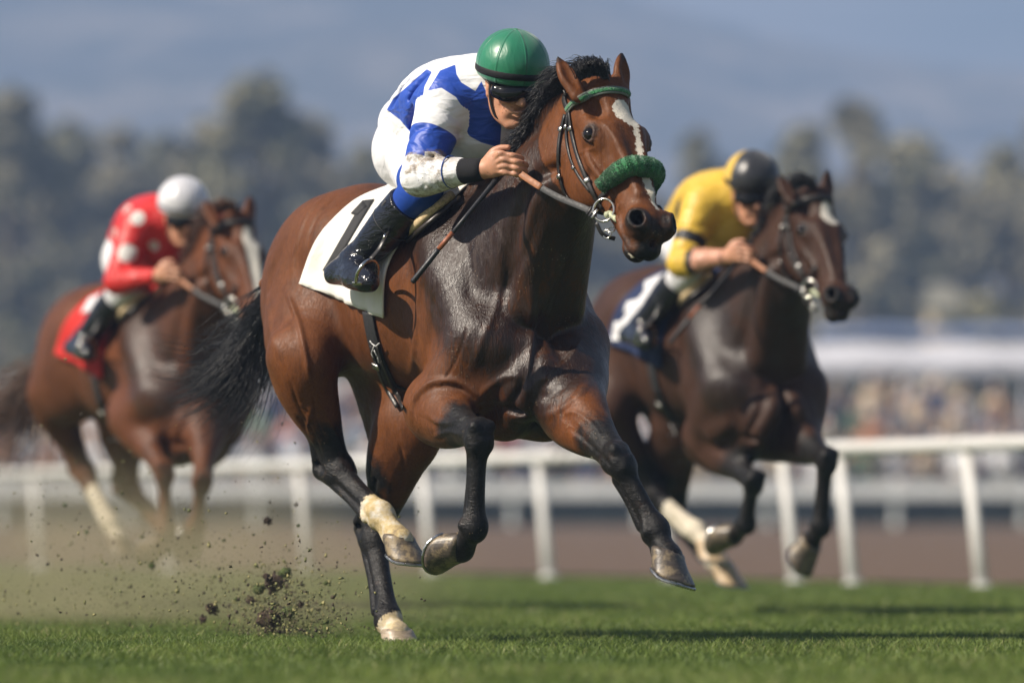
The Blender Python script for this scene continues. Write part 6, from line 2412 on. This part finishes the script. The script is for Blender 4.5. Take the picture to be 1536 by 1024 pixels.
TR = [(-60, 140, 200, 190), (20, 152, 190, 150), (100, 200, 215, 150), (175, 196, 205, 130), (250, 212, 220, 120), (318, 180, 200, 110), (392, 122, 190, 150), (462, 172, 205, 120), (528, 205, 215, 120), (600, 250, 230, 140), (700, 285, 235, 150),
      (800, 300, 230, 150), (905, 310, 235, 160), (985, 300, 230, 110), (1052, 188, 210, 70), (1125, 262, 225, 130), (1205, 182, 195, 110), (1290, 160, 190, 120), (1365, 200, 205, 130), (1440, 240, 215, 130), (1505, 225, 205, 120), (1590, 190, 200, 170)]
KIND = ['tall pale olive', 'dense dark olive', 'broad grey green', 'loose brownish green']
side = ['at the left edge', 'left of the white capped jockey', 'above the white capped jockey', 'right of the white capped jockey', 'behind the leading jockey', 'behind the leading horse', 'left of the yellow jockey', 'right of the yellow jockey', 'above the awning', 'at the right edge']
for i, (px, py, Y, wd) in enumerate(TR):
    sd_ = side[min(9, max(0, int(px / 155)))]
    tree(px, py, Y, wd * 1.8, '%s tree %s, %s' % (KIND[i % 4], sd_, 'standing tallest' if py < 165 else ('of middling height' if py < 215 else ('low in the row' if i % 2 else 'low and wide'))), (M_FOL, M_FOL2)[i % 2], 50 + i, 1.5, .06)
# rough bushes below the trees
for i, px in enumerate(range(-80, 1640, 92)):
    py = 455 + 30 * math.sin(i * 2.1)
    Y = 165 + 8 * math.sin(i * 3.3)
    tree(px, py, Y, 165, 'low grey green bush %s below the trees' % side[min(9, max(0, int(px / 155)))], (M_FOL2, M_FOL)[i % 2], 150 + i, .8, .02)

# ----------------------------------------------------------------- mountains
N = NT('mountain')
mn = N.noise(.012, 8, .62); mn2 = N.noise(.045, 8, .65)
N.out(Base_Color=N.mix(N.rng(mn2, .42, .62), N.ramp(mn, [(.40, (.04, .045, .04)), (.60, (.40, .33, .25))]), (.04, .048, .03)), Roughness=1.0, Normal=N.bump(mn2, 1.0, 9.0))
nx, ny = 220, 70
xs = np.linspace(-520, 560, nx); ys = np.linspace(620, 1500, ny)
XX, YY = np.meshgrid(xs, ys, indexing='ij')


def fbm(x, y, o=6, sd_=3):
    r_ = np.random.default_rng(sd_); out = np.zeros_like(x); a = 1.
    f = 1.
    for k in range(o):
        for q in range(3):
            th = r_.uniform(0, 6.28); ph = r_.uniform(0, 6.28)
            u = (x * math.cos(th) + y * math.sin(th)) * f
            v = (-x * math.sin(th) + y * math.cos(th)) * f
            out += a * (1 - np.abs(np.sin(u + 1.3 * np.sin(v * .7 + ph))) * 1.6) / 3
        a *= .5; f *= 2.05
    return out


pxs = XX / YY * F_PX + 768
ridge_py = np.interp(pxs, [-900, 0, 600, 900, 1040, 1180, 1300, 1420, 1536, 1900], [-180, -150, -110, -50, -14, 22, 52, 72, 80, 100])
t = np.clip((YY - 620) / (1300 - 620), 0, 1)
hr = (HZ - ridge_py) / F_PX * 1300
ZZ = hr * (t ** 1.15) * 1.0 - np.clip((YY - 1300) / 200, 0, 1) * 40
nz = fbm(XX * .012, YY * .012)
ZZ = ZZ + nz * 13 * np.clip(t * 2.5, 0, 1) * np.clip(1.25 - t, .25, 1) - 4
Vm = np.stack([XX, YY, ZZ], -1).reshape(-1, 3)
i, j = np.meshgrid(np.arange(nx - 1), np.arange(ny - 1), indexing='ij')
q = (i * ny + j)
Fm = np.stack([q, q + ny, q + ny + 1, q + 1], -1).reshape(-1, 4)
tag(mesh('mountains', Vm, Fm, N.m), kind='structure')

# clouds in the sky
w_nt = SC.world.node_tree
tc = w_nt.nodes.new('ShaderNodeTexCoord')
mp = w_nt.nodes.new('ShaderNodeMapping'); mp.inputs['Scale'].default_value = (2.2, 2.2, 9)
ns = w_nt.nodes.new('ShaderNodeTexNoise'); ns.inputs['Scale'].default_value = 3.0; ns.inputs['Detail'].default_value = 6
rp_ = w_nt.nodes.new('ShaderNodeMapRange'); rp_.inputs[1].default_value = .40; rp_.inputs[2].default_value = .58
mxw = w_nt.nodes.new('ShaderNodeMix'); mxw.data_type = 'RGBA'; mxw.inputs[7].default_value = (7.0, 7.0, 7.4, 1)
w_nt.links.new(tc.outputs['Generated'], mp.inputs[0]); w_nt.links.new(mp.outputs[0], ns.inputs[0])
w_nt.links.new(ns.outputs[0], rp_.inputs[0])
sx = w_nt.nodes.new('ShaderNodeSeparateXYZ'); w_nt.links.new(tc.outputs['Generated'], sx.inputs[0])
rz = w_nt.nodes.new('ShaderNodeMapRange'); rz.inputs[1].default_value = .12; rz.inputs[2].default_value = .35; rz.inputs[3].default_value = 1.0; rz.inputs[4].default_value = .15
w_nt.links.new(sx.outputs[2], rz.inputs[0])
ml = w_nt.nodes.new('ShaderNodeMath'); ml.operation = 'MULTIPLY'
w_nt.links.new(rp_.outputs[0], ml.inputs[0]); w_nt.links.new(rz.outputs[0], ml.inputs[1]); w_nt.links.new(ml.outputs[0], mxw.inputs[0])
w_nt.links.new(_sk.outputs[0], mxw.inputs[6]); w_nt.links.new(mxw.outputs[2], _bg.inputs[0])

# ----------------------------------------------------------------- air
N = NT('air')
N.t.nodes.remove(N.b)
vol = N.new('ShaderNodeVolumePrincipled')
vol.inputs['Color'].default_value = (.38, .54, .86, 1)
vol.inputs['Density'].default_value = HAZE
vol.inputs['Anisotropy'].default_value = 0.0
N.t.links.new(vol.outputs[0], N.n.get('Material Output').inputs['Volume'])
tag(mesh('haze', *box(A(0, 750, 89), 1300, 1600, 180), N.m, smooth=False), 'pale blue haze in the air', 'haze', kind='stuff')

# ----------------------------------------------------------------- kicked-up turf
M_CLOD = simple('clod_earth', (.045, .028, .018), .95, .5, 40, .8, .01)
M_CLODG = simple('clod_turf', (.070, .095, .025), .95, .5, 60, .8, .01)
M_CLOD.name = 'clod_earth'


def clod(c, r_, seed, mat, name='turf_clod'):
    R2 = np.random.default_rng(seed)
    pr = [(pr_ell(A(*c), (r_, r_ * .7, r_ * .8)), 'add', r_ * .5)]
    for k in range(20):
        d = R2.normal(0, 1, 3); d /= np.linalg.norm(d)
        pr.append((pr_ell(c + d * r_ * R2.uniform(.6, 1.25), tuple(r_ * R2.uniform(.08, .38, 3))), 'add', r_ * .08))
    for k in range(9):
        d = R2.normal(0, 1, 3); d /= np.linalg.norm(d)
        pr.append((pr_ell(c + d * r_ * 1.1, tuple(r_ * R2.uniform(.2, .5, 3))), 'sub', r_ * .1))
    return sdf_mesh(pr, c - r_ * 2.2, c + r_ * 2.2, r_ * .14)


CL_ = [(412, 874, 16.6, .034, 0), (428, 858, 16.7, .020, 1), (404, 928, 16.5, .040, 0), (388, 884, 16.6, .020, 1), (432, 918, 16.5, .024, 1), (318, 912, 16.8, .022, 0), (304, 928, 16.8, .013, 0), (401, 780, 17.0, .014, 0), (448, 788, 16.9, .006, 1),
       (489, 874, 16.4, .008, 1), (490, 932, 16.3, .010, 1), (228, 848, 17.6, .012, 1), (213, 805, 17.8, .006, 1), (336, 810, 17.2, .006, 1), (375, 900, 16.6, .016, 0), (97, 757, 18.0, .008, 1), (405, 752, 17.2, .004, 0), (355, 898, 16.7, .009, 1), (130, 798, 17.8, .007, 1), (452, 905, 16.4, .010, 0)]
big = ['largest dark clod', 'small green clod', 'dark earth clod', 'green turf clod', 'crumbled green clod', 'long dark clod']
for i, (px, py, Y, r_, gm) in enumerate(CL_):
    V_, Q_ = clod(P(px, py, Y), r_ * 1.1, 900 + i, None)
    where = 'above the turf' if py > 900 else ('in mid air' if py > 840 else 'high in the air')
    tag(mesh('turf_clod', V_, Q_, (M_CLOD, M_CLODG)[gm]), '%s %s flying %s behind the leading horse' % (('fist sized' if r_ > .03 else 'small' if r_ > .012 else 'tiny'), ('dark earth clod', 'green turf clod')[gm], where), 'clod', 'clods kicked up by the leading horse')
# fine debris
R2 = np.random.default_rng(5)
n = 9500
t = R2.random(n) ** 1.5
kind = R2.random(n)
px = np.where(kind < .55, 425 + R2.normal(0, 48, n), np.where(kind < .8, 240 + R2.normal(0, 110, n), R2.uniform(0, 640, n)))
pyb = np.where(kind < .55, 955 - np.abs(R2.normal(0, 52, n)) * 1.0, np.where(kind < .8, 950 - np.abs(R2.normal(0, 85, n)), 940 - np.abs(R2.normal(0, 130, n))))
Yq = 16.4 + R2.normal(.3, .5, n) + (450 - px) * .0016
sz = .0007 + .0030 * R2.random(n) ** 5
sz *= np.where(kind < .55, 1.1, .9)
cen = np.stack([(px - 768) / F_PX * Yq, Yq, CH + (HZ - pyb) / F_PX * Yq], 1)
ok = cen[:, 2] > .01
cen, sz = cen[ok], sz[ok]; n = len(cen)
tet = A(*[0] * 3)
T4 = np.array([[1, 1, 1], [1, -1, -1], [-1, 1, -1], [-1, -1, 1]], float)
V = (cen[:, None, :] + (T4[None] + R2.normal(0, .5, (n, 4, 3))) * sz[:, None, None] * R2.uniform(.5, 1.8, (n, 1, 3))).reshape(-1, 3)
b4 = np.arange(n)[:, None] * 4
Fq = np.concatenate([b4 + np.array([0, 1, 2]), b4 + np.array([0, 3, 1]), b4 + np.array([0, 2, 3]), b4 + np.array([1, 3, 2])])
N = NT('debris')
N.out(Base_Color=N.ramp(N.attr('tint'), [(.25, (.05, .036, .022)), (.5, (.10, .12, .035)), (.8, (.26, .24, .10))]), Roughness=.9)
tag(mesh('turf_debris', V, Fq, N.m, smooth=False, attrs=dict(tint=np.repeat(R2.random(n), 4))), 'fine crumbs of earth and grass thrown up behind the hooves', 'debris', kind='stuff')
# dust cloud
N = NT('dust')
N.t.nodes.remove(N.b)
vol = N.new('ShaderNodeVolumePrincipled')
vol.inputs['Color'].default_value = (.66, .60, .38, 1)
vol.inputs['Anisotropy'].default_value = 0.0
tcx = N.new('ShaderNodeTexCoord')
sxyz = N.new('ShaderNodeVectorMath', operation='LENGTH')
mpp = N.new('ShaderNodeMapping'); mpp.vector_type = 'POINT'
N.t.links.new(tcx.outputs['Object'], mpp.inputs[0])
N.t.links.new(mpp.outputs[0], sxyz.inputs[0])
fall = N.rng(sxyz.outputs['Value'], .25, 1.0, 1, 0)
dn = N.noise(2.2, 4, .6, vec=N.coord())
den = N.math('MULTIPLY', fall, N.rng(dn, .35, .75, .15, 1.0))
N.set(vol.inputs['Density'], N.math('MULTIPLY', den, DUST))
N.t.links.new(vol.outputs[0], N.n.get('Material Output').inputs['Volume'])
for i, (c, sc_) in enumerate(((P(270, 870, 19.0), (1.45, 1.9, .58)), (P(430, 930, 16.75), (.36, .55, .30)), (P(60, 850, 20.2), (1.1, 1.5, .60)))):
    th = np.linspace(0, math.pi, 13); ph = np.linspace(0, 2 * math.pi, 24, endpoint=False)
    Vd = [A(math.sin(a) * math.cos(b), math.sin(a) * math.sin(b), math.cos(a)) for a in th for b in ph]
    Fd = [[i_ * 24 + j_, (i_ + 1) * 24 + j_, (i_ + 1) * 24 + (j_ + 1) % 24, i_ * 24 + (j_ + 1) % 24] for i_ in range(12) for j_ in range(24)]
    o = mesh('dust_cloud', Vd, Fd, N.m)
    o.location = c; o.scale = sc_
    tag(o, ('wide pale dust drifting under the chestnut horse', 'small dust puff behind the planted hind hoof', 'thin dust at the left edge of the turf')[i], 'dust', kind='stuff')
